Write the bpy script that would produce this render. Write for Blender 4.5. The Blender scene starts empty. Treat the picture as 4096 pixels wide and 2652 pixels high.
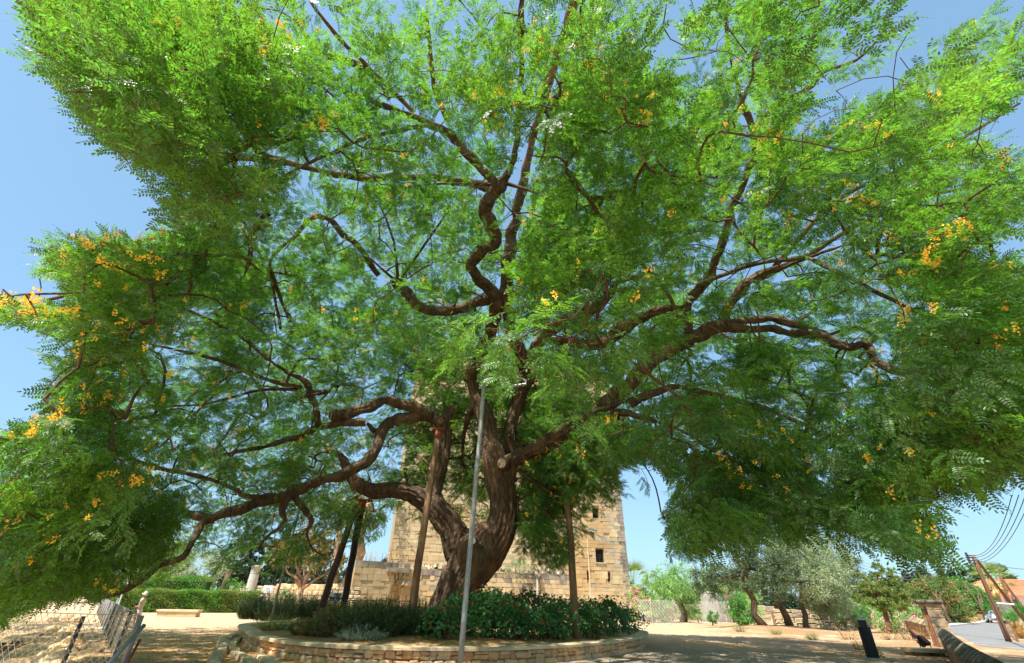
import bpy, bmesh, math, random
import numpy as np
from mathutils import Vector, Matrix, Euler, noise as mnoise

rng = np.random.default_rng(7)
random.seed(7)
SC = bpy.context.scene
COL = SC.collection
# ---------------------------------------------------------------- camera, sky, sun, exposure
CZ = 1.6
PITCH = math.radians(30.5); ROLL = math.radians(1.2); FPX = 1820.0
cam_d = bpy.data.cameras.new('camera'); cam = bpy.data.objects.new('camera', cam_d); COL.objects.link(cam)
cam_d.sensor_width = 36.0; cam_d.lens = 36.0*FPX/4096.0; cam_d.clip_start = 0.05; cam_d.clip_end = 5000
cam.matrix_world = Matrix.Translation((0, 0, CZ)) @ Matrix.Rotation(math.pi/2+PITCH, 4, 'X') @ Matrix.Rotation(ROLL, 4, 'Z')
SC.camera = cam
SUN_DIR = Vector((-0.62, -0.78, 0)).normalized()*math.cos(math.radians(62)) + Vector((0, 0, math.sin(math.radians(62))))
world = bpy.data.worlds.new('World'); SC.world = world; world.use_nodes = True
wn = world.node_tree.nodes; wl = world.node_tree.links
bg = wn['Background']; sky = wn.new('ShaderNodeTexSky'); sky.sky_type = 'NISHITA'; sky.sun_disc = False
sky.sun_elevation = math.radians(62); sky.sun_rotation = math.atan2(SUN_DIR.x, SUN_DIR.y)
sky.air_density = 1.0; sky.dust_density = 1.0; sky.ozone_density = 1.0
tint = wn.new('ShaderNodeMix'); tint.data_type = 'RGBA'; tint.blend_type = 'MULTIPLY'; tint.inputs['Factor'].default_value = 1; tint.inputs[7].default_value = (1.10, 1.60, 1.95, 1)
soft = wn.new('ShaderNodeGamma'); soft.inputs[1].default_value = .47
wl.new(sky.outputs[0], soft.inputs[0]); wl.new(soft.outputs[0], tint.inputs[6]); wl.new(tint.outputs[2], bg.inputs[0]); bg.inputs[1].default_value = 0.15
sun_d = bpy.data.lights.new('sun', 'SUN'); sun = bpy.data.objects.new('sun', sun_d); COL.objects.link(sun)
sun_d.energy = 5.0; sun_d.angle = math.radians(0.5); sun_d.color = (1, .95, .86)
sun.rotation_euler = SUN_DIR.to_track_quat('Z', 'Y').to_euler()
SC.view_settings.view_transform = 'Standard'; SC.view_settings.look = 'None'
SC.view_settings.gamma = 1; SC.view_settings.use_curve_mapping = False
SC.view_settings.exposure = 0.80
try:
    SC.cycles.max_bounces = 8; SC.cycles.diffuse_bounces = 3; SC.cycles.transmission_bounces = 4; SC.cycles.glossy_bounces = 2
except Exception: pass
# ---------------------------------------------------------------- geometry of the view: photograph position -> place in the world
_R = np.array((Matrix.Rotation(math.pi/2+PITCH, 3, 'X') @ Matrix.Rotation(ROLL, 3, 'Z')))
C0 = np.array([0, 0, CZ])
def ray(u, v): return _R @ np.array([(u-2048)/FPX, (1326-v)/FPX, -1.0])
def at(u, v, Y): d = ray(u, v); return d*(Y/d[1])+C0
def gr(u, v, z=0.0): d = ray(u, v); return d*((z-CZ)/d[2])+C0
def proj(P):
    q = (np.atleast_2d(P)-C0) @ _R
    w = -q[:, 2]; w2 = np.where(w > .05, w, .05)
    return 2048+FPX*q[:, 0]/w2, 1326-FPX*q[:, 1]/w2, w
def ztop(base, u, v):
    """height at which the vertical line over base meets the line of sight (u, v)"""
    d = ray(u, v); return CZ + d[2]*(base[1]/d[1])
# ---------------------------------------------------------------- object helpers
def tag(o, label=None, cat=None, group=None, kind=None):
    if label: o['label'] = label
    if cat: o['category'] = cat
    if group: o['group'] = group
    if kind: o['kind'] = kind
    return o
def thing(name, loc, label, cat, group=None):
    o = bpy.data.objects.new(name, None); COL.objects.link(o); o.location = loc; o.empty_display_size = .2
    return tag(o, label, cat, group)
def link(name, me, mat, parent=None, kind=None, smooth=False):
    o = bpy.data.objects.new(name, me); COL.objects.link(o)
    if mat and not me.materials:
        for m in (mat if isinstance(mat, (list, tuple)) else [mat]): me.materials.append(m)
    if parent is not None:
        o.parent = parent
        l = parent.location; p = parent.parent
        while p is not None: l = l + p.location; p = p.parent
        o.location = -l if name != 'x' else (0, 0, 0)
    if smooth: me.polygons.foreach_set('use_smooth', [True]*len(me.polygons))
    if kind: o['kind'] = kind
    return o
class MB:
    def __init__(s): s.v = []; s.f = []
    def add(s, vs, fs):
        b = len(s.v); s.v.extend([tuple(map(float, p)) for p in vs]); s.f.extend([tuple(i+b for i in f) for f in fs])
    def box(s, c, sz, rz=0, M=None, taper=1.0, jit=0):
        hx, hy, hz = sz[0]/2, sz[1]/2, sz[2]/2; vs = []
        for z in (-1, 1):
            t = taper if z > 0 else 1
            for x, y in ((-1, -1), (1, -1), (1, 1), (-1, 1)):
                p = Vector((x*hx*t+random.uniform(-jit, jit), y*hy*t+random.uniform(-jit, jit), z*hz+random.uniform(-jit, jit)))
                p = (M @ p) if M is not None else (Matrix.Rotation(rz, 3, 'Z') @ p)
                vs.append(p+Vector(c))
        s.add(vs, [(0, 3, 2, 1), (4, 5, 6, 7), (0, 1, 5, 4), (1, 2, 6, 5), (2, 3, 7, 6), (3, 0, 4, 7)]); return s
    def tube(s, pts, rad, n=8, cap=True):
        pts = [Vector(p) for p in pts]; k = len(pts)
        if not hasattr(rad, '__len__'): rad = [rad]*k
        t0 = (pts[1]-pts[0]).normalized(); up = Vector((0, 0, 1)) if abs(t0.z) < .9 else Vector((1, 0, 0))
        nx = t0.cross(up).normalized(); vs = []
        for i in range(k):
            t = (pts[min(i+1, k-1)]-pts[max(i-1, 0)]).normalized()
            nx = (nx-t*nx.dot(t)).normalized(); ny = t.cross(nx)
            for j in range(n):
                a = 2*math.pi*j/n; vs.append(pts[i]+(nx*math.cos(a)+ny*math.sin(a))*rad[i])
        fs = [(i*n+j, i*n+(j+1) % n, (i+1)*n+(j+1) % n, (i+1)*n+j) for i in range(k-1) for j in range(n)]
        if cap: fs += [tuple(range(n-1, -1, -1)), tuple(range((k-1)*n, k*n))]
        s.add(vs, fs); return s
    def lathe(s, c, prof, n=16, M=None):
        vs = []
        for r, z in prof:
            for j in range(n):
                a = 2*math.pi*j/n; p = Vector((r*math.cos(a), r*math.sin(a), z))
                vs.append((M @ p if M is not None else p)+Vector(c))
        k = len(prof)
        fs = [(i*n+j, i*n+(j+1) % n, (i+1)*n+(j+1) % n, (i+1)*n+j) for i in range(k-1) for j in range(n)]
        fs += [tuple(range(n-1, -1, -1)), tuple(range((k-1)*n, k*n))]
        s.add(vs, fs); return s
    def sphere(s, c, r, nu=10, nv=7, M=None):
        if not hasattr(r, '__len__'): r = (r, r, r)
        vs = [Vector((0, 0, -r[2]))]
        for i in range(1, nv):
            b = -math.pi/2+math.pi*i/nv
            for j in range(nu):
                a = 2*math.pi*j/nu; vs.append(Vector((r[0]*math.cos(b)*math.cos(a), r[1]*math.cos(b)*math.sin(a), r[2]*math.sin(b))))
        vs.append(Vector((0, 0, r[2]))); e = len(vs)-1
        vs = [(M @ p if M is not None else p)+Vector(c) for p in vs]
        fs = [(0, 1+(j+1) % nu, 1+j) for j in range(nu)]
        for i in range(nv-2):
            fs += [(1+i*nu+j, 1+i*nu+(j+1) % nu, 1+(i+1)*nu+(j+1) % nu, 1+(i+1)*nu+j) for j in range(nu)]
        o = 1+(nv-2)*nu; fs += [(o+j, o+(j+1) % nu, e) for j in range(nu)]
        s.add(vs, fs); return s
    def mesh(s, name='m'):
        me = bpy.data.meshes.new(name); me.from_pydata(s.v, [], s.f); me.update(); return me
    def build(s, name, mat, parent=None, smooth=False, kind=None):
        return link(name, s.mesh(name), mat, parent, kind, smooth)
def np_mesh(name, V, F):
    """V (n,3), F (m,k) all of one size"""
    V = np.ascontiguousarray(V, dtype=np.float32); F = np.ascontiguousarray(F, dtype=np.int32); k = F.shape[1]
    me = bpy.data.meshes.new(name); me.vertices.add(len(V)); me.vertices.foreach_set('co', V.ravel())
    me.loops.add(F.size); me.loops.foreach_set('vertex_index', F.ravel())
    me.polygons.add(len(F)); me.polygons.foreach_set('loop_start', np.arange(0, F.size, k, dtype=np.int32))
    try: me.polygons.foreach_set('loop_total', np.full(len(F), k, dtype=np.int32))
    except Exception: pass
    me.update(calc_edges=True); return me
# ---------------------------------------------------------------- materials
MATS = {}
def mat(name, c1, c2=None, scale=4.0, rough=.85, bump=0.0, bscale=None, c3=None, detail=6, metal=0.0, stretch=(1, 1, 1), trans=None, island=0.0, spec=.3, lo=.35, hi=.65, distort=0.0):
    m = bpy.data.materials.new(name); m.use_nodes = True; nt = m.node_tree; N = nt.nodes; L = nt.links
    b = N['Principled BSDF']; b.inputs['Roughness'].default_value = rough; b.inputs['Metallic'].default_value = metal
    b.inputs['Specular IOR Level'].default_value = spec
    tc = N.new('ShaderNodeTexCoord'); mp = N.new('ShaderNodeMapping'); mp.inputs['Scale'].default_value = stretch
    gm = N.new('ShaderNodeNewGeometry'); L.new(gm.outputs['Position'], mp.inputs[0])
    nz = N.new('ShaderNodeTexNoise'); nz.inputs['Scale'].default_value = scale; nz.inputs['Detail'].default_value = detail
    nz.inputs['Roughness'].default_value = .6; nz.inputs['Distortion'].default_value = distort
    L.new(mp.outputs[0], nz.inputs['Vector'])
    cr = N.new('ShaderNodeValToRGB'); L.new(nz.outputs['Fac'], cr.inputs[0])
    cr.color_ramp.elements[0].position = lo; cr.color_ramp.elements[0].color = (*c1, 1)
    cr.color_ramp.elements[1].position = hi; cr.color_ramp.elements[1].color = (*(c2 or c1), 1)
    col = cr.outputs[0]
    if c3:
        n2 = N.new('ShaderNodeTexNoise'); n2.inputs['Scale'].default_value = scale*.23; n2.inputs['Detail'].default_value = 4; L.new(mp.outputs[0], n2.inputs['Vector'])
        r2 = N.new('ShaderNodeValToRGB'); r2.color_ramp.elements[0].position = .47; r2.color_ramp.elements[1].position = .62; L.new(n2.outputs['Fac'], r2.inputs[0])
        mx = N.new('ShaderNodeMix'); mx.data_type = 'RGBA'; L.new(r2.outputs[0], mx.inputs['Factor']); L.new(col, mx.inputs[6]); mx.inputs[7].default_value = (*c3, 1)
        col = mx.outputs[2]
    if island:
        oi = N.new('ShaderNodeObjectInfo'); ad = N.new('ShaderNodeMath'); ad.operation = 'ADD'
        L.new(gm.outputs['Random Per Island'], ad.inputs[0]); L.new(oi.outputs['Random'], ad.inputs[1])
        fr = N.new('ShaderNodeMath'); fr.operation = 'FRACT'; L.new(ad.outputs[0], fr.inputs[0])
        mr = N.new('ShaderNodeMapRange'); mr.inputs['To Min'].default_value = 1-island; mr.inputs['To Max'].default_value = 1+island; L.new(fr.outputs[0], mr.inputs[0])
        hs = N.new('ShaderNodeHueSaturation'); L.new(mr.outputs[0], hs.inputs['Value']); L.new(col, hs.inputs['Color'])
        m2 = N.new('ShaderNodeMapRange'); m2.inputs['To Min'].default_value = .5-island*.05; m2.inputs['To Max'].default_value = .5+island*.05; L.new(fr.outputs[0], m2.inputs[0])
        L.new(m2.outputs[0], hs.inputs['Hue'])
        col = hs.outputs[0]
    L.new(col, b.inputs['Base Color'])
    if bump:
        n3 = N.new('ShaderNodeTexNoise'); n3.inputs['Scale'].default_value = bscale or scale*3; n3.inputs['Detail'].default_value = 8; L.new(mp.outputs[0], n3.inputs['Vector'])
        bp = N.new('ShaderNodeBump'); bp.inputs['Strength'].default_value = min(1, bump); bp.inputs['Distance'].default_value = .03; L.new(n3.outputs['Fac'], bp.inputs['Height'])
        L.new(bp.outputs[0], b.inputs['Normal'])
    if trans:
        out = N['Material Output']; tr = N.new('ShaderNodeBsdfTranslucent')
        mm = N.new('ShaderNodeMix'); mm.data_type = 'RGBA'; mm.blend_type = 'MULTIPLY'; mm.inputs['Factor'].default_value = 1
        L.new(col, mm.inputs[6]); mm.inputs[7].default_value = (*trans, 1); L.new(mm.outputs[2], tr.inputs['Color'])
        ads = N.new('ShaderNodeAddShader'); L.new(b.outputs[0], ads.inputs[0]); L.new(tr.outputs[0], ads.inputs[1]); L.new(ads.outputs[0], out.inputs['Surface'])
    MATS[name] = m; return m
M_leaf = mat('leaf_green', (.030, .074, .017), (.064, .118, .024), .35, .40, trans=(2.0, 2.1, .65), island=.55, spec=.3)
M_flower = mat('yellow_petal', (.78, .48, .04), (.84, .60, .10), 6, .6, trans=(.45, .42, .2), island=.12)
M_bark = mat('bark', (.042, .028, .019), (.17, .115, .075), 9, .95, 1.0, 30, c3=(.20, .125, .075), stretch=(1, 1, .3), lo=.3, hi=.68)
M_twig = mat('twig_bark', (.075, .042, .026), (.15, .085, .05), 12, .9, .4, 40)
M_cut = mat('cut_wood', (.42, .30, .19), (.55, .42, .28), 20, .9, .3)
M_olive = mat('olive_leaf', (.15, .19, .11), (.27, .31, .20), 1.2, .5, trans=(.7, .75, .4), island=.35)
M_olived = mat('olive_leaf_dark', (.06, .09, .045), (.12, .155, .08), 1.2, .5, trans=(.6, .7, .4), island=.35)
M_pepper = mat('pepper_tree_leaf', (.13, .24, .07), (.21, .33, .12), 1.0, .6, trans=(.9, .9, .5), island=.3)
M_green = mat('green_leaf', (.05, .14, .03), (.09, .22, .045), 1.0, .5, trans=(1, 1, .5), island=.3)
M_hedge = mat('hedge_leaf', (.06, .15, .025), (.11, .23, .04), 1.5, .6, trans=(1, 1, .4), island=.3, c3=(.14, .17, .05))
M_darkgr = mat('dark_conifer', (.018, .042, .02), (.045, .085, .04), .8, .7, island=.35)
M_junip = mat('juniper_leaf', (.10, .17, .04), (.20, .24, .07), 1.5, .7, trans=(.6, .6, .3), island=.3)
M_brownf = mat('brown_foliage', (.11, .12, .04), (.25, .19, .08), 1.5, .8, trans=(.5, .5, .3), island=.35)
M_orangef = mat('rusty_foliage', (.09, .16, .04), (.33, .17, .07), .6, .8, trans=(.5, .5, .3), island=.3, lo=.48, hi=.66)
M_rosem = mat('rosemary', (.035, .08, .032), (.09, .14, .055), 1.5, .7, trans=(.5, .5, .3), island=.35)
M_lav = mat('dried_thyme', (.10, .14, .05), (.30, .24, .10), 2.5, .8, trans=(.4, .4, .2), island=.35)
M_sant = mat('grey_herb', (.25, .33, .24), (.36, .43, .33), 5, .8, trans=(.4, .4, .3), island=.25)
M_geran = mat('geranium_leaf', (.022, .075, .02), (.055, .15, .035), 1.2, .5, trans=(.9, 1, .4), island=.35)
M_red = mat('red_petal', (.65, .015, .012), (.75, .05, .02), 8, .6, trans=(.4, .3, .3), island=.25)
M_darkred = mat('dark_red_petal', (.28, .008, .03), (.38, .02, .05), 8, .6, island=.25)
M_pink = mat('pink_petal', (.75, .18, .30), (.85, .38, .45), 8, .6, trans=(.4, .4, .4), island=.2)
M_ashlar = mat('ashlar', (.52, .37, .20), (.66, .52, .32), .9, .95, .8, 14, island=.13, c3=(.55, .36, .17))
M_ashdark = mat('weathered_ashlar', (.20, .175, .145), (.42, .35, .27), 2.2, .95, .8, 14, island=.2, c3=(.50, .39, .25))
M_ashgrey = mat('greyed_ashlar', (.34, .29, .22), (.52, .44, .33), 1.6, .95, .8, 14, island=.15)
M_joint = mat('mortar_joint', (.36, .26, .15), (.45, .33, .2), 3, 1, .3)
M_rubble = mat('rubble_stone', (.42, .33, .22), (.62, .50, .34), 6, .95, 1, 22, island=.2)
M_wallst = mat('wall_stone', (.60, .35, .16), (.85, .58, .30), 5, .95, 1, 26, island=.2, c3=(.64, .48, .30))
M_mortar = mat('wall_mortar', (.28, .18, .10), (.38, .26, .15), 12, 1, .8)
M_cap = mat('coping', (.66, .50, .29), (.76, .61, .39), 3, .9, .4, 30, island=.08, c3=(.56, .46, .32))
M_oldst = mat('lichen_stone', (.10, .085, .065), (.38, .29, .18), 3.2, .95, 1, 18, island=.1, c3=(.44, .32, .18), lo=.42, hi=.6)
M_oldcop = mat('blackened_coping', (.08, .072, .06), (.40, .33, .23), 2.6, .95, .8, 16, lo=.42, hi=.68)
M_wood = mat('weathered_wood', (.17, .095, .05), (.33, .21, .125), 7, .85, .7, 20, stretch=(1, 1, .06))
M_wood2 = mat('utility_wood', (.13, .065, .036), (.23, .12, .065), 7, .85, .5, 20, stretch=(1, 1, .06))
M_dwood = mat('dark_wood', (.05, .04, .036), (.12, .09, .075), 7, .85, .5, 20, stretch=(1, 1, .08))
M_blackp = mat('black_painted_metal', (.018, .02, .023), (.03, .032, .036), 5, .55, .15, 30)
M_galv = mat('galvanised_steel', (.33, .35, .36), (.46, .48, .49), 9, .5, .1, 30, metal=.35)
M_gpost = mat('grey_fence_post', (.10, .10, .105), (.2, .2, .2), 9, .6, metal=.2)
M_wire = mat('fence_wire', (.55, .52, .47), (.68, .65, .6), 9, .5, metal=.4)
M_rust = mat('rusted_iron', (.24, .07, .03), (.38, .14, .06), 9, .9, .3, 40)
M_black = mat('black_rubber', (.012, .012, .013), (.02, .02, .02), 9, .6)
M_white = mat('white_paint', (.72, .72, .70), (.8, .8, .78), 9, .5)
M_cream = mat('cream_car_paint', (.74, .72, .62), (.78, .76, .66), 9, .25, spec=.5)
M_glass = mat('dark_glass', (.03, .035, .04), (.04, .045, .05), 9, .1, spec=.6)
M_sign = mat('sign_back', (.085, .085, .065), (.12, .12, .095), 5, .6)
M_dark = mat('dark_opening', (.015, .012, .01), (.03, .024, .02), 5, .9)
M_skin = mat('skin', (.55, .30, .20), (.6, .34, .24), 9, .6)
M_shirt = mat('striped_beige_shirt', (.48, .38, .28), (.62, .54, .44), 14, .9, stretch=(.2, .2, 3))
M_skirt = mat('pale_skirt', (.62, .52, .44), (.70, .60, .52), 5, .9)
M_hat = mat('cream_hat', (.78, .72, .52), (.82, .76, .58), 9, .9)
M_blue = mat('blue_cloth', (.03, .28, .5), (.05, .34, .55), 9, .9)
M_tile = mat('terracotta_tile', (.62, .22, .12), (.75, .30, .17), 3, .8, island=.12)
M_plaster = mat('pink_plaster', (.70, .58, .58), (.76, .65, .64), 2, .9, .1)
M_reed = mat('reed_screen', (.36, .22, .12), (.46, .30, .17), 3, .9, .3, stretch=(6, 6, .3))
M_asph = mat('asphalt', (.19, .185, .18), (.25, .245, .235), .7, .9, .3, 80, c3=(.22, .21, .20))
M_kerb = mat('kerb_concrete', (.50, .46, .40), (.62, .58, .51), 4, .9, .2)
M_net = mat('shade_net', (.25, .24, .20), (.34, .32, .27), 12, .8)
M_straw = mat('dry_grass', (.50, .33, .14), (.66, .47, .22), 5, .9, trans=(.3, .3, .2), island=.3)
M_grass = mat('green_grass', (.10, .20, .04), (.20, .28, .08), 5, .8, trans=(.8, .8, .4), island=.3)
M_brace = mat('trunk_pale', (.30, .18, .11), (.45, .29, .18), 5, .9, .5, stretch=(1, 1, .3))
def ground_mat():
    m = mat('dry_earth', (.45, .29, .16), (.64, .47, .30), 2.2, 1, 1, 28, detail=10)
    nt = m.node_tree; N = nt.nodes; L = nt.links; b = N['Principled BSDF']
    base = b.inputs['Base Color'].links[0].from_socket
    g = N.new('ShaderNodeNewGeometry')
    def noise(sc, det=5, lo=.45, hi=.6, st=(1, 1, 1)):
        mp = N.new('ShaderNodeMapping'); mp.inputs['Scale'].default_value = st; L.new(g.outputs['Position'], mp.inputs[0])
        n = N.new('ShaderNodeTexNoise'); n.inputs['Scale'].default_value = sc; n.inputs['Detail'].default_value = det; n.inputs['Roughness'].default_value = .65; L.new(mp.outputs[0], n.inputs['Vector'])
        r = N.new('ShaderNodeValToRGB'); r.color_ramp.elements[0].position = lo; r.color_ramp.elements[1].position = hi; L.new(n.outputs['Fac'], r.inputs[0]); return r.outputs[0]
    def mix(a, fac, c):
        x = N.new('ShaderNodeMix'); x.data_type = 'RGBA'; L.new(fac, x.inputs['Factor']); L.new(a, x.inputs[6]); x.inputs[7].default_value = (*c, 1); return x.outputs[2]
    at_ = N.new('ShaderNodeAttribute'); at_.attribute_name = 'zone'; sep = N.new('ShaderNodeSeparateColor'); L.new(at_.outputs['Color'], sep.inputs[0])
    def mul(a, bb):
        x = N.new('ShaderNodeMath'); x.operation = 'MULTIPLY'; L.new(a, x.inputs[0]); L.new(bb, x.inputs[1]); return x.outputs[0]
    c = mix(base, mul(sep.outputs[0], noise(1.1, 8, .38, .58)), (.62, .33, .10))      # orange leaf litter
    c = mix(c, mul(sep.outputs[1], noise(.35, 6, .38, .55)), (.36, .21, .10))          # red earth at the right
    c = mix(c, mul(sep.outputs[2], noise(.5, 7, .35, .55)), (.34, .29, .23))           # worn grey paving
    c = mix(c, noise(9, 4, .66, .72), (.74, .66, .54))                                 # pale pebbles
    c = mix(c, noise(16, 4, .66, .74), (.22, .13, .06))
    L.new(c, b.inputs['Base Color']); return m
M_ground = ground_mat()
# ---------------------------------------------------------------- ground
PIT = None
FA = gr(478, 2700); FB = gr(388, 2452)          # long fence line on the left (near, far)
def fence_x(y): return FA[0]+(FB[0]-FA[0])*(y-FA[1])/(FB[1]-FA[1])
def sst(a, b, x): t = np.clip((x-a)/(b-a), 0, 1); return t*t*(3-2*t)
MOUNDS = [(gr(2735, 2497), 1.7, .22), (gr(3060, 2523), 3.0, .32), (gr(3165, 2520), 2.0, .2)]
def height(x, y):
    x = np.asarray(x, float); y = np.asarray(y, float)
    h = np.zeros_like(x)
    fx = fence_x(y)
    left = sst(.6, 2.6, fx-x)
    deep = 1.9*sst(4.0, 5.4, fx-x + .35*np.sin(y*1.7))*sst(28.0, 26.2, y + 1.1*np.sin(x*.55))*sst(9, 11, y)
    mid = .75*left*sst(26, 19, y)
    h -= np.maximum(deep, mid)
    for c, r, a in MOUNDS: h += a*np.exp(-((x-c[0])**2+(y-c[1])**2)/r**2)
    return h
def grid_axis(a, b, fine, lo, hi, coarse):
    return np.unique(np.concatenate([np.arange(a, b, fine), lo-np.cumsum(coarse), hi+np.cumsum(coarse)])) 
ext = np.array([2, 3, 4, 6, 8, 12, 16, 24, 35, 50, 70, 100, 150, 250, 400, 600])
gx = np.concatenate([-30-np.cumsum(ext)[::-1], np.arange(-30, 26, .22), 26+np.cumsum(ext)])
gy = np.concatenate([-4-np.cumsum(ext)[::-1], np.arange(-4, 46, .22), 46+np.cumsum(ext)])
GX, GY = np.meshgrid(gx, gy); nX, nY = len(gx), len(gy)
H = height(GX, GY)
fine = (GX > -30) & (GX < 26) & (GY > -4) & (GY < 46)
nz = np.array([mnoise.fractal(Vector((x*.9, y*.9, 0)), 1, 2, 4) for x, y in zip(GX[fine], GY[fine])])
rough_pit = 1+5*sst(.5, 3, fence_x(GY[fine])-GX[fine])*sst(30, 27, GY[fine])
H[fine] += nz*.018*rough_pit
V = np.stack([GX, GY, H], -1).reshape(-1, 3)
ii = (np.arange(nY-1)[:, None]*nX+np.arange(nX-1)[None, :]).ravel()
gme = np_mesh('ground', V, np.stack([ii, ii+1, ii+nX+1, ii+nX], -1))
zr = np.exp(-(((V[:, 0]+2)/15)**2+((V[:, 1]-20)/11)**2)**2)
zr = np.maximum(zr, sst(.6, 2, fence_x(V[:, 1])-V[:, 0])*.4*(V[:, 1] < 40))
zg = sst(7, 13, V[:, 0]-(V[:, 1]-20)*.25)*sst(60, 45, V[:, 1])
zb = np.exp(-(((V[:, 0]-6)/6)**2+((V[:, 1]-18)/6.5)**2)**2)
zr *= (1-.8*zb); zg *= (1-.6*zb)
ca = gme.color_attributes.new('zone', 'FLOAT_COLOR', 'POINT')
ca.data.foreach_set('color', np.stack([zr, zg, zb, np.ones_like(zr)], -1).ravel().astype(np.float32))
link('ground', gme, M_ground, smooth=True, kind='structure')
def gz(x, y): return float(height(x, y))
# road, kerb and pavement on the right
def sheet(name, poly, z, m, kind='structure', thick=0):
    mb = MB(); n = len(poly)
    vs = [(p[0], p[1], z) for p in poly]
    if thick:
        vs += [(p[0], p[1], z-thick) for p in poly]
        mb.add(vs, [tuple(range(n))]+[(i, n+i, n+(i+1) % n, (i+1) % n) for i in range(n)])
    else: mb.add(vs, [tuple(range(n))])
    return mb.build(name, m, kind=kind)
def strip(name, A, B, z, m, thick=0):
    """ribbon between the two polylines A and B"""
    mb = MB(); n = len(A); vs = []
    for a, b in zip(A, B): vs += [(a[0], a[1], z), (b[0], b[1], z)]
    fs = [(2*i, 2*i+1, 2*i+3, 2*i+2) for i in range(n-1)]
    if thick:
        o = len(vs); vs += [(x, y, zz-thick) for x, y, zz in vs]
        for i in range(n-1): fs += [(2*i, 2*i+2, o+2*i+2, o+2*i), (2*i+1, o+2*i+1, o+2*i+3, 2*i+3)]
        fs += [(0, o, o+1, 1), (2*n-2, 2*n-1, o+2*n-1, o+2*n-2)]
    mb.add(vs, fs); return mb.build(name, m, kind='structure')
roadL = [np.array([22.3, 8, 0]), np.array([22.6, 18, 0]), np.array([24.2, 28, 0]), gr(3792, 2520), gr(3800, 2507), gr(3850, 2501.5), gr(3905, 2497), gr(3945, 2491), gr(3960, 2486)]
roadR = [np.array([31, 8, 0]), np.array([30.6, 18, 0]), np.array([31.5, 26, 0]), gr(4052, 2568), gr(4036, 2548), gr(4026, 2524), gr(4022, 2508), gr(4024, 2497), gr(4034, 2489)]
strip('road', roadL, roadR, .006, M_asph)
pv = [gr(3800, 2507), gr(3850, 2501.5), gr(3905, 2497), gr(3945, 2491), gr(3960, 2486)]
pw = [gr(3795, 2500), gr(3845, 2494), gr(3890, 2489), gr(3925, 2484), gr(3945, 2481)]
strip('pavement', pv, pw, .13, M_kerb, .16)
# ---------------------------------------------------------------- leaf builders (numpy): returns arrays of quads
def quads(P, D, Nrm, L, W):
    """P base points, D directions, Nrm normals -> kite shaped leaf quads"""
    S = np.cross(D, Nrm); S /= np.linalg.norm(S, axis=1, keepdims=True)+1e-9
    L = np.asarray(L)[:, None]; W = np.asarray(W)[:, None]
    a = P; b = P+D*L*.5+S*W*.5; c = P+D*L; d = P+D*L*.5-S*W*.5
    V = np.stack([a, b, c, d], 1).reshape(-1, 3)
    return V, np.arange(len(V)).reshape(-1, 4)
def unit(v): return v/(np.linalg.norm(v, axis=-1, keepdims=True)+1e-9)
def rdir(n): return unit(rng.normal(size=(n, 3)))
def leaf_blob(blobs, n, L, W, up=0.0, out=.6, shell=.55, clump=.35, droop=0):
    """leaves in clumps spread near the surface of the ellipsoids blobs = [(c, (rx,ry,rz)), ...]"""
    vol = np.array([b[1][0]*b[1][1]+b[1][0]*b[1][2]+b[1][1]*b[1][2] for b in blobs]); vol = vol/vol.sum()
    Ps = []; Ds = []
    for (c, r), w in zip(blobs, vol):
        k = int(n*w); r = np.array(r, float); nc = max(6, int(k/45))
        cd = rdir(nc); rho = shell+(1-shell)*rng.random(nc)**.6; cc = cd*rho[:, None]*r*(1+.18*rng.normal(size=(nc, 1)))
        idx = rng.integers(0, nc, k); cs = clump*(.5+rng.random(nc))
        p = cc[idx]+rng.normal(size=(k, 3))*np.minimum(r.mean()*.5, 1)*cs[idx][:, None]*.6*np.array([1, 1, .75])
        Ps.append(p+np.array(c)); Ds.append(unit(cd[idx]*out+rdir(k)+np.array([0, 0, up-droop])))
    P = np.concatenate(Ps); D = np.concatenate(Ds); k = len(P)
    return quads(P, D, rdir(k), L*(.6+.8*rng.random(k)), W*(.6+.8*rng.random(k)))
def foliage(name, m, blobs, n, L, W, parent=None, **kw):
    V, F = leaf_blob(blobs, n, L, W, **kw)
    return link(name, np_mesh(name, V, F), m, parent, kind='stuff')
def limb_pts(a, b, k=5, j=.12):
    a = np.array(a, float); b = np.array(b, float); t = np.linspace(0, 1, k)[:, None]; L = np.linalg.norm(b-a)
    p = a+(b-a)*t; p[1:-1] += rng.normal(size=(k-2, 3))*j*L*.5; return [tuple(x) for x in p]
def small_tree(name, label, cat, base, trunk_h, r, blobs, m, n, L, W, group=None, bark=None, limbs=4, lean=(0, 0), **kw):
    """blobs relative to base"""
    base = np.array(base, float); t = thing(name, base, label, cat, group)
    top = base+np.array([lean[0], lean[1], trunk_h]); mb = MB()
    mb.tube(limb_pts(base-np.array([0, 0, .15]), top, 5, .08), [r*1.3, r, r*.9, r*.82, r*.75], 9)
    for i in range(limbs):
        c, rr = blobs[i % len(blobs)]; c = base+np.array(c)
        e = c+rdir(1)[0]*np.array(rr)*.55
        mb.tube(limb_pts(top-np.array([0, 0, r*.5]), e, 5, .14), [r*.62, r*.5, r*.36, r*.22, r*.09], 6)
    mb.build('trunk', bark or M_bark, t, smooth=True)
    foliage('crown', m, [(base+np.array(c), rr) for c, rr in blobs], n, L, W, t, **kw)
    return t
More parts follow.
